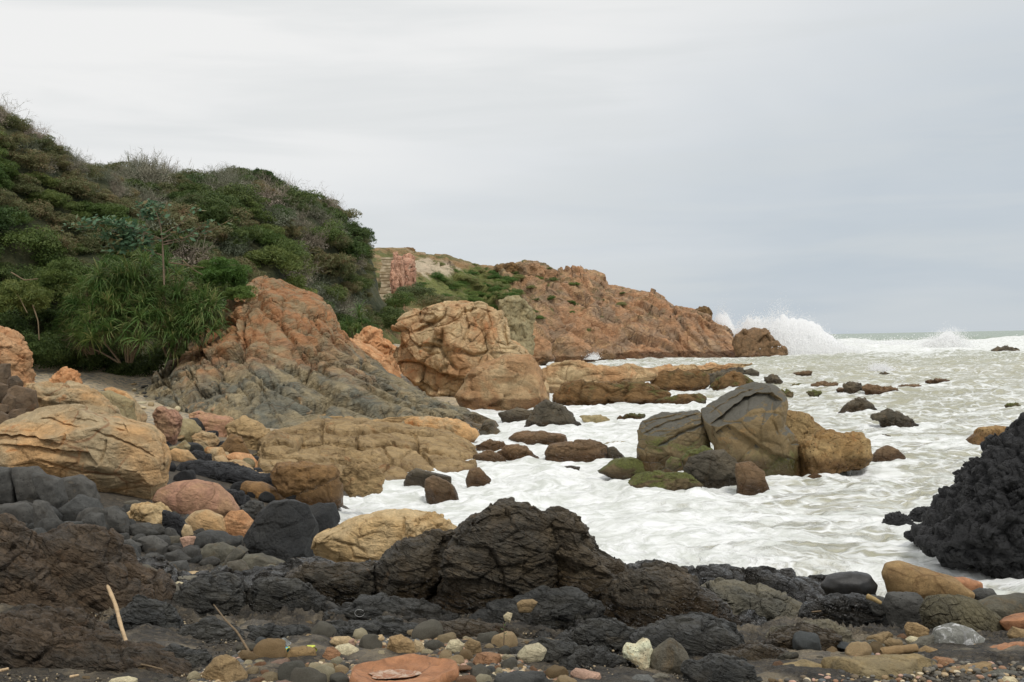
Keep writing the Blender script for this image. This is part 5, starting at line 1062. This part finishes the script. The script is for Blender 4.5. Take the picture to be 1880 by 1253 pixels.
one('leafy', 'dark', 250, 690, 55.5, 1.792, 'green_bush', 'deep shaded bush under the middle of the pandanus clump', 1.2)
one('leafy', 'dark', 320, 660, 56, 1.568, 'green_bush', 'shaded bush under the right of the pandanus clump', 1.1)
one('leafy', 'dark', 200, 640, 56, 2.016, 'green_bush', 'dark bush in the gap behind the pandanus trunks', 1.)
for i, (x, y, Y, R, mt, lb) in enumerate([(620,575,100,2.2,'mid','yellow green bush beside the footpath at the foot of the scrub hill'),(570,545,96,2.4,'olive','olive bush where the scrub hill meets the orange rock'),
    (660,610,88,2.0,'dark','dark bush left of the huge cracked boulder at the path bend'),(700,590,100,3.0,'dark','large dark green bush behind the left shoulder of the huge cracked boulder'),
    (745,600,104,2.8,'dark','dark green bush just left of the top of the huge cracked boulder'),(690,640,84,1.5,'dark','small dark bush between the orange pointed rock and the huge boulder'),
    (760,545,130,3.2,'olive','greenish brown bush below the pink rock pillars'),(800,560,135,3.,'olive','olive bush right of the pink rock pillars'),(730,560,120,2.5,'mid','green bush in front of the pale steps'),
    (620,615,84,1.7,'mid','light green bush behind the top of the grey slope')]):
    one('leafy', mt, x, y, Y, R, 'green_bush' if mt != 'olive' else 'scrub_bush', lb, .75)
# low growth on the headland
rh = np.random.default_rng(21); cnt = 0
for _ in range(7000):
    i = rh.integers(30, 150); j = rh.integers(60, 520); q = head_v[i, j]; px = q[0] / q[1] * F + 940; py = 624 - (q[2] - H) / q[1] * F
    w_ = 1. if (800 < px < 950 and 500 < py < 570) else .5 if (740 < px < 1010 and 480 < py < 600) else .05 if px < 1150 else 0.
    if float(noise(np.array([[q[0] * .08, q[1] * .05, 1.]]))[0]) < -.1 and w_ < 1: continue
    if rh.random() > w_ or cnt > 170: continue
    R = rh.uniform(.9, 2.1) * (1.2 if w_ == 1 else .8); cnt += 1
    g = rh.random() < .5
    put('leafy', 'grass' if g else 'bright', (q[0], q[1], q[2] - .3), R, 'headland_bush', ('yellow green' if g else 'mid green') + ' low bush growing on the rocky headland', 'shrub', 'low bushes on the rocky headland', rh, .6)

# ---- pandanus: heads of long drooping straps
def head(r, n=44, l=1.1, w=.05, seg=6):
    V = []; Fq = []; k = 0
    for i in range(n):
        a = i * 2.399 + r.normal() * .1; el = r.uniform(-.1, 1.35); ll_ = l * r.uniform(.7, 1.1); d = np.array([math.cos(a) * math.cos(el), math.sin(a) * math.cos(el), math.sin(el)])
        sd_ = np.array([-math.sin(a), math.cos(a), 0]); q = d * .05; 
        for s in range(seg + 1):
            ww = w * (1 - (s / (seg + .3)) ** 1.6); V += [q - sd_ * ww * .5, q + sd_ * ww * .5]
            if s < seg: Fq.append([k + 2 * s, k + 2 * s + 1, k + 2 * s + 3, k + 2 * s + 2])
            q = q + d * ll_ / seg; d = d + np.array([0, 0, -.12 - .13 * s]); d /= np.linalg.norm(d)
        k += 2 * (seg + 1)
    return np.array(V), np.array(Fq)
HD = [data_of(*head(np.random.default_rng(60 + i)), L['strap']) for i in range(4)]
DD = [data_of(*head(np.random.default_rng(80 + i), 22, .9, .03), L['dead']) for i in range(2)]
def pandanus(px, py, Y, heads, label, wpx, hpx, seed):
    heads = int(heads * 1.7)
    r = np.random.default_rng(seed); base = P(px, py, Y); e = empty('pandanus', base); tag(e, label, 'pandanus plant', 'pandanus plants below the hillside')
    for i in range(heads):
        a = r.uniform(0, TAU); rr = math.sqrt(r.random()); hx = math.cos(a) * rr * wpx / 2 / F * Y; hz = (.05 + .93 * r.uniform(.25, 1) * math.sqrt(max(0., 1 - rr * rr)) * 1) * hpx / F * Y; hy = -abs(math.sin(a)) * rr * wpx / 2.6 / F * Y + r.uniform(0, .6)
        h = bpy.data.objects.new('leaf_head', HD[int(r.integers(4))]); COL.objects.link(h); h.parent = e; h.location = (hx, hy, hz)
        s = r.uniform(.85, 1.2); h.scale = (s, s, s); h.rotation_euler = (r.normal() * .35, r.normal() * .35, r.uniform(0, TAU))
        if i % 3 == 0:
            g = bpy.data.objects.new('dead_leaves', DD[i % 2]); COL.objects.link(g); g.parent = e; g.location = (hx, hy, hz - .15); g.rotation_euler = (math.pi * .9, r.normal() * .2, r.uniform(0, 6))
        if i % 9 == 0:
            tube('stem', [(hx * .2, hy * .2 + .3, -.3), (hx * .6, hy * .6 + .1, hz * .4), (hx, hy, hz)], .05, .03, L['bark'], e)
pandanus(230, 655, 51.5, 44, 'broad pandanus with long drooping straps in the middle of the green clump', 170, 180, 1)
pandanus(170, 640, 52.5, 23, 'pandanus with drooping straps at the left of the green clump', 90, 150, 2)
pandanus(310, 645, 52, 30, 'pandanus hanging over the grey rocks at the right of the green clump', 120, 160, 3)
pandanus(365, 625, 51.5, 15, 'smallest pandanus reaching over the jointed rocks', 70, 90, 4)
pandanus(265, 590, 54, 20, 'tall pandanus rising behind the broad one', 120, 120, 5)
pandanus(655, 620, 82, 6, 'small far pandanus between orange rocks left of the huge boulder', 50, 50, 6)

# ---- spiky agaves along the skyline
AG = data_of(*head(np.random.default_rng(99), 26, .95, .06, 4), L['olive'])
ra = np.random.default_rng(31)
for i, (px, py) in enumerate([(300,325),(312,328),(322,330),(335,331),(352,334),(385,336),(398,334),(408,332),(418,333),(432,338),(240,312),(268,312)]):
    o = bpy.data.objects.new('agave', AG); COL.objects.link(o); o.location = P(px, py + 8, 96); s = ra.uniform(1.1, 1.8); o.scale = (s * .7, s * .7, s * 1.5); o.rotation_euler = (0, 0, ra.uniform(0, 6))
    tag(o, 'spiky agave standing against the sky on the hill crest', 'agave', 'spiky agaves along the hill crest')
TW = [data_of(*twig_lines(np.random.default_rng(200 + i), 9, .7, .8, .010), L['dry']) for i in range(3)]
for i, (px, py, Y, s) in enumerate([(8,226,67,2.2),(35,246,68,1.5),(95,278,70,1.2),(125,293,71,1.3),(240,324,94,1.8),(262,322,95,1.9),
      (545,366,103,2.0),(570,374,104,2.2),(610,396,105,1.8),(650,430,107,1.6),(665,450,107,1.4)]):
    o = bpy.data.objects.new('bare_shrub', TW[i % 3]); COL.objects.link(o); o.location = P(px, py + 14, Y); o.scale = (s, s, s); o.rotation_euler = (0, 0, i * 1.7)
    tag(o, 'bare twiggy shrub against the sky on the crest', 'shrub', 'bare twiggy shrubs on the crest')

# ---- the little almond tree with tiers of branches
def almond():
    Y = 50.; b = P(301, 500, Y); e = empty('almond_tree', b); tag(e, 'slender tree with tiered bare reddish branches above the pandanus', 'tree')
    k = Y / F; tk = lambda x, y: np.array([(x - 301) * k, 0, (500 - y) * k]); r = np.random.default_rng(3)
    tube('trunk', [(0, 0, -.6), tk(300, 470), tk(299, 440), tk(296, 410), tk(285, 380)], .045, .02, L['bark'], e)
    br = [[(299,440),(265,425),(225,410),(185,405),(150,418)],[(299,445),(340,438),(390,425),(430,404)],[(300,450),(345,440),(365,430)],[(299,438),(270,440),(240,450),(205,455)],[(298,430),(330,415),(355,395),(372,385)],
          [(296,410),(280,390),(270,372)],[(301,470),(280,462),(262,455)],[(340,438),(370,415),(385,405)],[(265,425),(235,432),(200,430)],[(299,440),(320,428),(345,424)]]
    V = []; G = []
    for i, q in enumerate(br):
        yo = r.uniform(-.8, .8); pts = [tk(*a) + (0, yo * j / len(q), 0) for j, a in enumerate(q)]
        tube('branch', pts, .028, .012, L['bark'], e, seg=6)
        dense = i in (0, 3, 8, 5)
        for a in np.linspace(.3, 1, 22 if dense else 8):
            c = pts[0] * 0; t = a * (len(pts) - 1); j = min(int(t), len(pts) - 2); c = pts[j] * (1 - t + j) + pts[j + 1] * (t - j)
            m = 16 if dense else 3; V.append(c + r.normal(size=(m, 3)) * (.28, .3, .13) * (1 if dense else .5))
    p = np.concatenate(V); nn = r.normal(size=p.shape) * .5 + (0, -.2, 1); v, f = leaves_mesh(p, nn / np.linalg.norm(nn, axis=1)[:, None], .30, .5, r); 
    mk('foliage', v, f, L['almond'], e)
almond()
# dead branches lying on the ledge under the tree
for i, (a, b_, c) in enumerate([((310,482),(345,488),(375,492)),((335,478),(355,495),(372,505)),((15,525),(35,545),(50,575)),((60,560),(70,590),(72,625)),((20,500),(45,515),(70,512))]):
    stick([a, b_, c], [51.5, 51.3, 51], .035, .018, WOOD2, ['dead branch lying along the ledge right of the slender tree','forked dead branch on the ledge under the feathery bush','bare pale branch curving down in the bushes at the left edge','bare stem hanging down left of the pandanus','thin bare branch across the bush above the orange bluff'][i], 'branch', 'dead_branch')
# ---------------------------------------------------------------- grey folded slope
def slope(name, crest, foot, n, m, power, mat, label, k=1., back=.4, sdv=0., blk=1., jk=1., gl=None):
    v, f = loft(crest, foot, n, m, power, back); nn = vnormals(v, f)
    if nn[:, 2].mean() < 0: nn = -nn; f = f[:, ::-1]
    tp = np.repeat(np.linspace(-.06, 1 + back, m), n); a = smooth(-.06, .1, tp) * np.where(tp > .9, .6, 1)
    R3 = np.array([[.85, 0, .52], [0, 1, 0], [-.52, 0, .85]]); q = (v @ R3) * np.array([.26, .26, .70]) / k + sdv; q = q + .25 * np.stack([noise(q + 3), noise(q + 31), noise(q + 57)], 1)
    k1, c1_, t1_ = facets(q); k2, c2_, t2_ = facets(q * 2.6 + 3); k1, k2 = np.exp(-(k1 / .06) ** 2), np.exp(-(k2 / .07) ** 2)
    d = .28 * fbm(v * .35 / k, 3) + .8 * (c1_ + 1.1 * t1_) * blk - .22 * jk * k1 + .26 * (c2_ + t2_) * blk - .09 * jk * k2 + .05 * (ridged(q * 3, 3) - 1) + .03 * fbm(v * 3 / k, 3)
    v = v + nn * (d * a * k)[:, None]
    if gl: v = carve(v, gl, (0, .55, -.55))
    ends = np.tile(smooth(0, .04, np.linspace(0, 1, n)) * smooth(1, .96, np.linspace(0, 1, n)), m)
    v[:, 2] -= (1 - ends) * .8 + np.maximum(-tp, 0) * 22
    return tag(mk(name, v, f, M[mat], loc=tuple(v.mean(0) * (1, 1, 0))), label, 'rock')
SM = M['slope']; t = SM.node_tree; NN = NT.__new__(NT); NN.t = t; NN.m = SM      # weathered orange top, grey sea-washed foot
pb = next(x for x in t.nodes if x.type == 'BSDF_PRINCIPLED'); cs_ = pb.inputs['Base Color'].links[0].from_socket; ps = NN.n('NewGeometry').outputs['Position']
zz = NN.math('ADD', NN.n('SeparateXYZ', Vector=ps).outputs['Z'], NN.math('MULTIPLY_ADD', NN.noise(ps, .35, 5, .6, .5), 5., -2.5))
og = NN.mix(NN.ss(NN.noise(ps, 1.1, 6, .65), .42, .62), lin((190, 132, 86)), lin((172, 146, 110)))
t.links.new(NN.mix(NN.ss(zz, 2.0, 4.6, 0, .85), cs_, og), pb.inputs['Base Color'])
slope('rock_slope', [(360,650,60),(400,600,61),(425,570,62),(450,535,63),(470,508,64),(490,504,64),(530,522,64),(560,535,64),(590,550,64),(612,575,64),(622,600,63),(650,625,62),(680,665,60),(720,690,58),(770,715,56),(820,735,54),(880,760,52),(935,782,50)],
      [(250,722,52),(330,738,46),(400,752,43),(470,772,41),(560,785,41),(650,785,42),(740,785,43),(820,788,44),(880,790,46),(935,790,48)], 560, 260, 1.45, 'slope',
      'great sloping outcrop with orange top and folded grey foot left of the huge boulder', 1., blk=.65, jk=1.5, gl=[('g',.5,3,[470,560,520,600,560,660,620,700]),('g',.5,3,[430,640,500,660,560,700,640,745,700,770]),('g',.45,3,[520,650,600,660,680,700,760,740]),('g',.4,3,[560,560,590,610,640,650]),('g',.45,3,[450,690,520,720,600,760]),('g',.4,3,[650,700,720,735,800,760,860,775])])
slope('rock_slope', [(463,840,29),(475,815,31),(505,788,34),(560,774,37),(640,768,39),(740,775,40),(820,790,39),(870,815,37),(888,845,34.5)], [(463,852,28),(500,860,28),(560,866,28.5),(620,872,29.5),(650,886,30.5),(700,888,30.8),(760,878,32),(820,870,33),(885,852,34.2)], 420, 200, 1.3, 'slab', 'broad ochre slab spreading from the grey slope down to the surf', .75, sdv=3., blk=.16, jk=.7, gl=[('g',.30,3,[470,822,510,812,560,820,600,812,660,822,720,815,800,830,870,850]),('g',.25,2.5,[520,796,590,790,640,797,720,790,800,802]),('g',.3,2.5,[594,770,590,812]),('g',.25,2.5,[656,798,655,824]),('g',.25,2.5,[535,852,600,844,640,852,700,848]),('g',.22,2.5,[760,790,770,830,800,860]),('g',.22,2.5,[700,815,720,850,700,870])])
slope('rock_slope', [(240,715,53),(290,680,54),(340,655,54),(380,635,54),(420,618,54),(455,640,53),(490,680,51)], [(225,730,49),(280,735,47),(330,742,45),(390,750,43),(430,752,42),(470,752,42),(500,745,42)], 300, 130, 1.35, 'slope',
      'jointed blocky ledge of grey tan stone under the pandanus', .8, sdv=7., blk=.4, jk=1.6, gl=[('g',.7,3.5,[244,716,311,681,330,655]),('g',.7,3.5,[262,723,319,690,371,690,427,697,452,689]),('g',.6,3,[356,670,371,692,360,712]),('g',.6,3,[375,648,439,655,446,686,480,680]),('g',.5,3,[285,732,337,704,367,707,400,725]),('g',.5,3,[300,700,330,720,345,740]),('g',.5,3,[340,662,375,648,390,670,415,690])])

slope('bedrock', [(-80,1060,9.2),(200,1085,9),(330,1118,8.5),(450,1108,8.5),(560,1092,8.7),(700,1105,8.7),(830,1105,8.7),(1020,1095,8.7),(1160,1112,8.5),(1300,1122,8.4),(1420,1130,8.4),(1520,1140,8.4),(1660,1155,8.2)],
      [(-80,1235,6.0),(200,1222,6.05),(350,1208,6.2),(500,1180,6.5),(700,1166,6.65),(900,1172,6.6),(1100,1200,6.2),(1300,1220,6.0),(1450,1210,6.1),(1660,1188,6.4)], 900, 300, 1.3, 'strata_dk',
      'continuous dark bedrock ledge running along the foreground between and under the humps', .13, sdv=11., blk=1., jk=1.2)

# ---------------------------------------------------------------- steps and pink pillars on the headland
N = NT('pale stone steps'); N.bsdf(Base__Color=N.mix(N.ss(N.noise(N.n('NewGeometry').outputs['Position'], 1.2, 5), .4, .6), lin((190, 176, 150)), lin((150, 134, 108))), Roughness=.9); STEP = N.m
e = empty('stone_steps', P(708, 545, 140)); tag(e, 'pale stone steps climbing the headland left of the pink rock pillars', 'steps')
box_f = np.array([[0,1,3,2],[4,6,7,5],[0,4,5,1],[2,3,7,6],[0,2,6,4],[1,5,7,3]])
for i in range(14):
    y = 545 - i * 5.6; Y = 140 + i * 2.; a = P(697 + i * .2 - 2 * math.sin(i), y, Y); b = P(716 + i * .3 + 2 * math.cos(i * 2), y, Y)
    v = np.array([[x, yy, z] for x in (a[0], b[0]) for yy in (Y, Y + 2.6) for z in (a[2] - .34, a[2])]); v[:, 2] += rng.normal(size=8) * .05
    o = mk('step', v - np.array(e.location), box_f, STEP, e, shade=False)
PNKM = rock_mat('pink pillar rock', lin((186, 146, 124)), lin((170, 128, 108)), lin((208, 178, 156)), m=.8, patch=3, crack=.6, cs=2)
for i, (o, lb) in enumerate([([716,545,718,500,720,478,728,476,732,500,730,548], 'leftmost pink rock pillar beside the steps'), ([728,540,728,495,727,470,738,470,742,500,742,540], 'second pink rock pillar'),
    ([738,515,738,478,748,474,760,476,764,500,760,516], 'broad pink rock pillar at the right'), ([722,480,722,464,730,462,734,480], 'small pink rock standing on top of the pillars'), ([736,478,740,468,752,465,762,472,762,484,742,486], 'pink rock slab leaning above the broad pillar'),
    ([722,560,722,520,732,514,740,530,738,560], 'lowest pink rock pillar at the bottom of the steps')]):
    B('rock_pillar', o, PNKM, lb, 'rock', st='crag', thick=.9, Y=146 + i * 2, box=.65)
# far stones sitting on the crest line
for o, lb in [([733,462,742,455,758,455,766,466,750,472], 'rounded stone on the left end of the headland skyline'), ([1275,572,1284,563,1300,565,1308,575,1304,588,1285,586], 'dark square stone near the right end of the headland crest'),
              ([905,498,915,486,940,483,955,490,950,502,920,506], 'craggy stone on the saddle of the headland skyline'), ([942,500,955,482,985,481,1005,497,985,508], 'craggy orange knob in the middle of the headland skyline')]:
    B('rock', o, 'cliff' if 'orange' in lb else 'brown_far', lb, st='crag', Y=216, thick=.9)

# ---------------------------------------------------------------- spray
def mist(top, base, Y, depth, dens, label):
    """the soft body of a splash: a closed lumpy hull, its fill thinning towards the hull"""
    tp = np.array(top, float).reshape(-1, 2); x0, x1 = tp[0, 0], tp[-1, 0]; n, m = 90, 28
    xs = np.linspace(x0, x1, n); yt = np.interp(xs, tp[:, 0], tp[:, 1]); yt = yt - 5 - 4 * noise(np.stack([xs * .09, xs * 0, xs * 0 + x0], 1)) * 1.5
    th = np.linspace(0, TAU, m, endpoint=False); rows = []
    for k in range(n):
        e = math.sin(math.pi * (k + .02) / (n - .96)) ** .5; hh = (base - yt[k]) * max(.05, e); cx = P(xs[k], base, Y)
        H_ = hh / F * Y; z = cx[2] - .4 + np.maximum(np.sin(th), -.1) * H_; yy = Y + np.cos(th) * depth * e * (1 - .75 * np.maximum(np.sin(th), 0) ** 2) ; rows.append(np.stack([np.full(m, cx[0]), yy, z], 1))
    v = np.concatenate(rows); f = grid_faces(n, m, True); k0 = len(v); v = np.concatenate([v, rows[0].mean(0)[None], rows[-1].mean(0)[None]])
    tri = np.concatenate([f[:, [0, 1, 2]], f[:, [0, 2, 3]], np.array([[(j + 1) % m, j, k0] for j in range(m)]), np.array([[k0 - m + j, k0 - m + (j + 1) % m, k0 + 1] for j in range(m)])])
    N = NT('spray mist'); p = N.n('NewGeometry').outputs['Position']; p2 = N.n('VectorMath', _operation='MULTIPLY', i0=p, i1=(1, 1, .6)).outputs[0]
    z = N.n('SeparateXYZ', Vector=p).outputs['Z']; nz = N.noise(p2, .55, 5, .62, .4)
    top_z = P(940, tp[:, 1].min(), Y)[2]
    d_ = N.math('MULTIPLY', N.ss(N.math('SUBTRACT', nz, N.math('MULTIPLY', z, .10 / top_z)), .31, .45), dens)
    vo = N.n('VolumePrincipled', Color=(1, 1, 1, 1), Density=d_, Anisotropy=.0); N.t.links.new(vo.outputs[0], N.out.inputs['Volume'])
    return tag(mk('spray_mist', v, tri, N.m), label, 'spray', kind='stuff')
S.cycles.volume_bounces = 32; S.cycles.max_bounces = 34; S.cycles.volume_step_rate = 1.; S.cycles.volume_max_steps = 256
mist([1378,645,1393,616,1403,598,1415,582,1428,568,1438,564,1446,574,1462,584,1482,588,1502,597,1522,612,1550,628,1600,642], 656, 212, 5., 8., 'soft white body of the tall burst of spray')
mist([1335,628,1356,600,1376,584,1392,584,1410,586,1430,588], 645, 212, 3., 4.5, 'soft mist left of the tall burst of spray')
mist([1300,600,1312,568,1326,564,1340,584,1354,602,1368,618], 640, 222, 3., 2.6, 'faint mist behind the sloping end of the headland')
mist([1685,645,1715,626,1735,611,1750,610,1765,626,1785,645], 650, 247, 3., 3.5, 'soft body of the round burst in the breaker line')
mist([1480,640,1540,632,1600,634,1660,631,1720,634,1780,633,1840,636,1900,632,1990,634], 654, 296, 4., 3., 'soft white body of the long breaker line')
mist([1590,692,1605,676,1618,671,1632,679,1648,692], 694, 108, 1., 2.5, 'soft body of the little puff of spray')
N = NT('white spray'); N.bsdf(Base__Color=(.93, .94, .95, 1), Roughness=1., **{'Specular IOR Level': 0})
dn = N.n('BsdfDiffuse', Color=(.97, .97, .97, 1)); tr = N.n('BsdfTranslucent', Color=(.99, .99, .99, 1)); mx = N.n('MixShader', i0=.5, i1=dn.outputs[0], i2=tr.outputs[0]); N.t.links.new(mx.outputs[0], N.out.inputs[0]); SPR = N.m
tet = np.array([[1,1,1],[-1,-1,1],[-1,1,-1],[1,-1,-1.]]) ; tf = np.array([[0,1,2],[0,3,1],[0,2,3],[1,3,2]])
def spray(top, base, Y, n, label, seed, depth=5., size=(.035, .12), soft=1.):
    """droplets thrown up between a base line and a ragged top line, thinning out towards the top"""
    r = np.random.default_rng(seed); tp = np.array(top, float).reshape(-1, 2); x = r.uniform(tp[0, 0], tp[-1, 0], n); yt = np.interp(x, tp[:, 0], tp[:, 1])
    jag = fbm(np.stack([x * .06, x * 0, x * 0 + seed], 1), 4) * 10 * soft + fbm(np.stack([x * .3, x * 0, x * 0 + seed + 9], 1), 2) * 5 * soft
    h = np.maximum(base - yt + jag * np.minimum(1, (base - yt) / 30), 2); u = r.random(n) ** 1.25 * (1 + .10 * r.exponential(1, n) * soft)
    y = base - h * u; x = x + r.normal(size=n) * (2 + 4 * u) * soft
    d = r.normal(size=n) * depth * (.4 + .6 * (1 - np.minimum(u, 1))); p = P(x, y, Y); p[:, 1] += d; 
    s = r.uniform(size[0], size[1], n) ** 1. * np.where(u > .75, .6, 1.)
    Rm = r.normal(size=(n, 3, 3)); Rm /= np.linalg.norm(Rm, axis=2)[:, :, None]
    v = p[:, None] + np.einsum('kj,nji->nki', tet, Rm) * s[:, None, None]; v[..., 2] = np.maximum(v[..., 2], -.3)
    f = tf[None] + 4 * np.arange(n)[:, None, None]; return tag(mk('spray', v.reshape(-1, 3), f.reshape(-1, 3), SPR, shade=False), label, 'spray', kind='stuff')
spray([1392,640,1398,620,1405,600,1415,580,1428,565,1437,562,1445,576,1460,588,1480,592,1500,600,1520,618,1545,632,1580,640], 656, 210, 30000, 'tall burst of white spray behind the dark rock stack', 1, size=(.02, .09))
spray([1352,615,1365,598,1380,583,1395,588,1410,590,1425,590], 640, 210, 14000, 'spray rising left of the tall burst', 2)
spray([1308,590,1318,568,1330,568,1340,588,1352,604,1362,615], 640, 222, 9000, 'thin spray behind the sloping end of the headland', 3, size=(.02, .07))
spray([1690,640,1715,622,1735,607,1750,606,1765,622,1780,640], 648, 245, 16000, 'round burst of spray in the breaker line', 4)
spray([1500,640,1560,628,1620,630,1680,628,1760,632,1820,632,1880,628,1990,630], 652, 285, 60000, 'ragged foam crest along the breaker line', 5, size=(.05, .16))
spray([1592,690,1605,672,1618,668,1632,676,1645,690], 692, 108, 12000, 'little puff of spray on a hidden rock', 6, depth=1., size=(.015, .05))
spray([1076,658,1082,648,1088,646,1094,658], 660, 176, 3000, 'small splash at the foot of the headland', 7, depth=1., size=(.03, .08))
# ---------------------------------------------------------------- sea
N = NT('foamy sea water'); pos = N.n('NewGeometry').outputs['Position']; a = N.n('Attribute', _attribute_name='foam').outputs['Fac']
st = N.n('VectorMath', _operation='MULTIPLY', i0=pos, i1=(.62, 1., 1.)).outputs[0]
wp = N.n('TexNoise', Vector=st, Scale=.28, Detail=4).outputs['Color']
pw = N.vm('ADD', st, N.vm('SCALE', N.vm('SUBTRACT', wp, (.5, .5, .5)), 5.))
na = N.noise(pw, .50, 7, .66, 1.4); nb = N.noise(pw, .11, 5, .6, .8); nc_ = N.noise(pw, 2.6, 5, .65, .6)
s_ = N.math('ADD', N.math('MULTIPLY', na, .55), N.math('ADD', N.math('MULTIPLY', nb, .45), N.math('MULTIPLY', N.math('SUBTRACT', nc_, .5), .22)))
s_ = N.math('ADD', s_, N.math('SUBTRACT', a, .5))
fm = N.ss(s_, .44, .55)
lace = N.n('TexVoronoi', _feature='DISTANCE_TO_EDGE', Vector=pw, Scale=1.1).outputs['Distance']
fm = N.math('MAXIMUM', fm, N.math('MULTIPLY', N.ss(lace, 0, .12, 1, 0), N.ss(s_, .30, .46)))
wc = N.mix(N.ss(nb, .35, .65), lin((172, 170, 148)), lin((184, 181, 160)))
wc = N.mix(N.ss(N.n('SeparateXYZ', Vector=pos).outputs['Y'], 60, 420), wc, lin((142, 154, 130)))
cf = N.mix(N.ss(N.math('ADD', N.math('MULTIPLY', nc_, .5), N.math('MULTIPLY', N.noise(pw, 1.1, 6, .7, 1.), .5)), .40, .62), (.90, .91, .90), (.60, .62, .57))
colw = N.mix(fm, wc, cf)
hb = N.math('ADD', N.math('MULTIPLY', nc_, .10), N.math('MULTIPLY', N.noise(pos, 5., 4, .6), .02))
hb = N.math('ADD', hb, N.math('MULTIPLY', fm, .05))
N.bsdf(Base__Color=colw, Roughness=N.math('MULTIPLY_ADD', fm, .5, .25), Normal=N.bump(hb, 1.), IOR=1.33, **{'Specular IOR Level': .45}); M['sea'] = N.m
nu, nl = 1050, 900
uu = np.linspace(-1200, 3100, nu); uu = 940 + (uu - 940) * (.62 + .38 * np.abs((uu - 940) / 2160) ** 1.)
ll = np.concatenate([np.exp(np.linspace(math.log(10), math.log(700), nl - 60)), np.exp(np.linspace(math.log(740), math.log(9000), 60))])
UU, YY = np.meshgrid(uu, ll); XX = ((UU - 940) / F * YY).ravel(); YY = YY.ravel(); UU = UU.ravel()
p0 = np.stack([XX, YY, np.zeros_like(XX)], 1)
amp = smooth(14, 140, YY) * (1 - smooth(1200, 4000, YY))
open_ = smooth(-200, 500, UU - 1050) * amp
wr = fbm(p0 * .02, 2) * 6
Z = open_ * .62 * (ridged(np.stack([XX * .035 + 3, (YY + wr) * .085, 0 * XX], 1), 3) - .9)
Z += .15 * smooth(13, 24, YY) * (ridged(np.stack([XX * .16 + wr * .3, (YY + wr * .4) * .42, 0 * XX + 4], 1), 4, .55) - .9) * (1 - smooth(150, 300, YY))
Z += (.06 + .16 * smooth(20, 90, YY)) * fbm(p0 * np.array([.35, .6, 1]), 4) * (1 - smooth(500, 900, YY))
Z += .05 * ridged(p0 * np.array([1.1, 1.7, 1]), 3) * (1 - smooth(80, 200, YY))
def breaker(y0, wdt, h, u0, u1, k):
    yy = y0 + 12 * noise(np.stack([XX * .012 + k, 0 * XX, 0 * XX], 1)); m = smooth(u0, u0 + 60, UU) * (1 - smooth(u1, u1 + 200, UU))
    g = np.exp(-((YY - yy) / wdt) ** 2) * m
    return g * h * (.75 + .5 * noise(np.stack([XX * .06 + k, YY * .05, 0 * XX], 1))), np.exp(-((YY - yy + wdt * .5) / (wdt * 1.6)) ** 2) * m
FO = np.zeros_like(XX)
for args in ((300, 10, 2.6, 1430, 2600, 1.), (262, 8, 1.6, 1430, 2600, 5.), (225, 8, .7, 1400, 2600, 9.), (185, 7, .5, 1560, 2600, 12.), (420, 14, .8, 1600, 3000, 20.)):
    b, g = breaker(*args); Z += b; FO = np.maximum(FO, g * (1. if args[2] > 1 else .55 if args[2] > .6 else .25))
shoal = smooth(95, 40, YY) * .06 + smooth(1500, 900, UU) * .16 * smooth(300, 150, YY) + smooth(200, 330, YY) * -.14 - smooth(70, 120, YY) * .035
left = smooth(1050, 760, UU) * .03
FO = .445 + shoal + left + FO * .45
halo = np.zeros_like(XX)
for (rx, ry, rr) in SEAR:                                             # surge and froth round every rock that stands in the sea
    if ry > 130: rr = rr * 1.2
    m_ = (np.abs(XX - rx) < rr * 3.2) & (np.abs(YY - ry) < rr * 3.2); d2 = np.hypot(XX[m_] - rx, YY[m_] - ry) / (rr * 1.15); halo[m_] = np.maximum(halo[m_], smooth(1.9, .9, d2))
hn = fbm(p0 * np.array([1.3, 1.3, 1]) + 7, 3)
FO = FO + halo * (.10 + .10 * hn); Z += halo * (.03 + .13 * np.maximum(hn, -.1)) * smooth(14, 25, YY)
Z -= .05
sea = tag(mk('sea', np.stack([XX, YY, Z], 1), grid_faces(nl, nu), M['sea'], attrs={'foam': FO}), kind='structure')
# deep water beyond the shore sheet is opaque, so no bed is needed
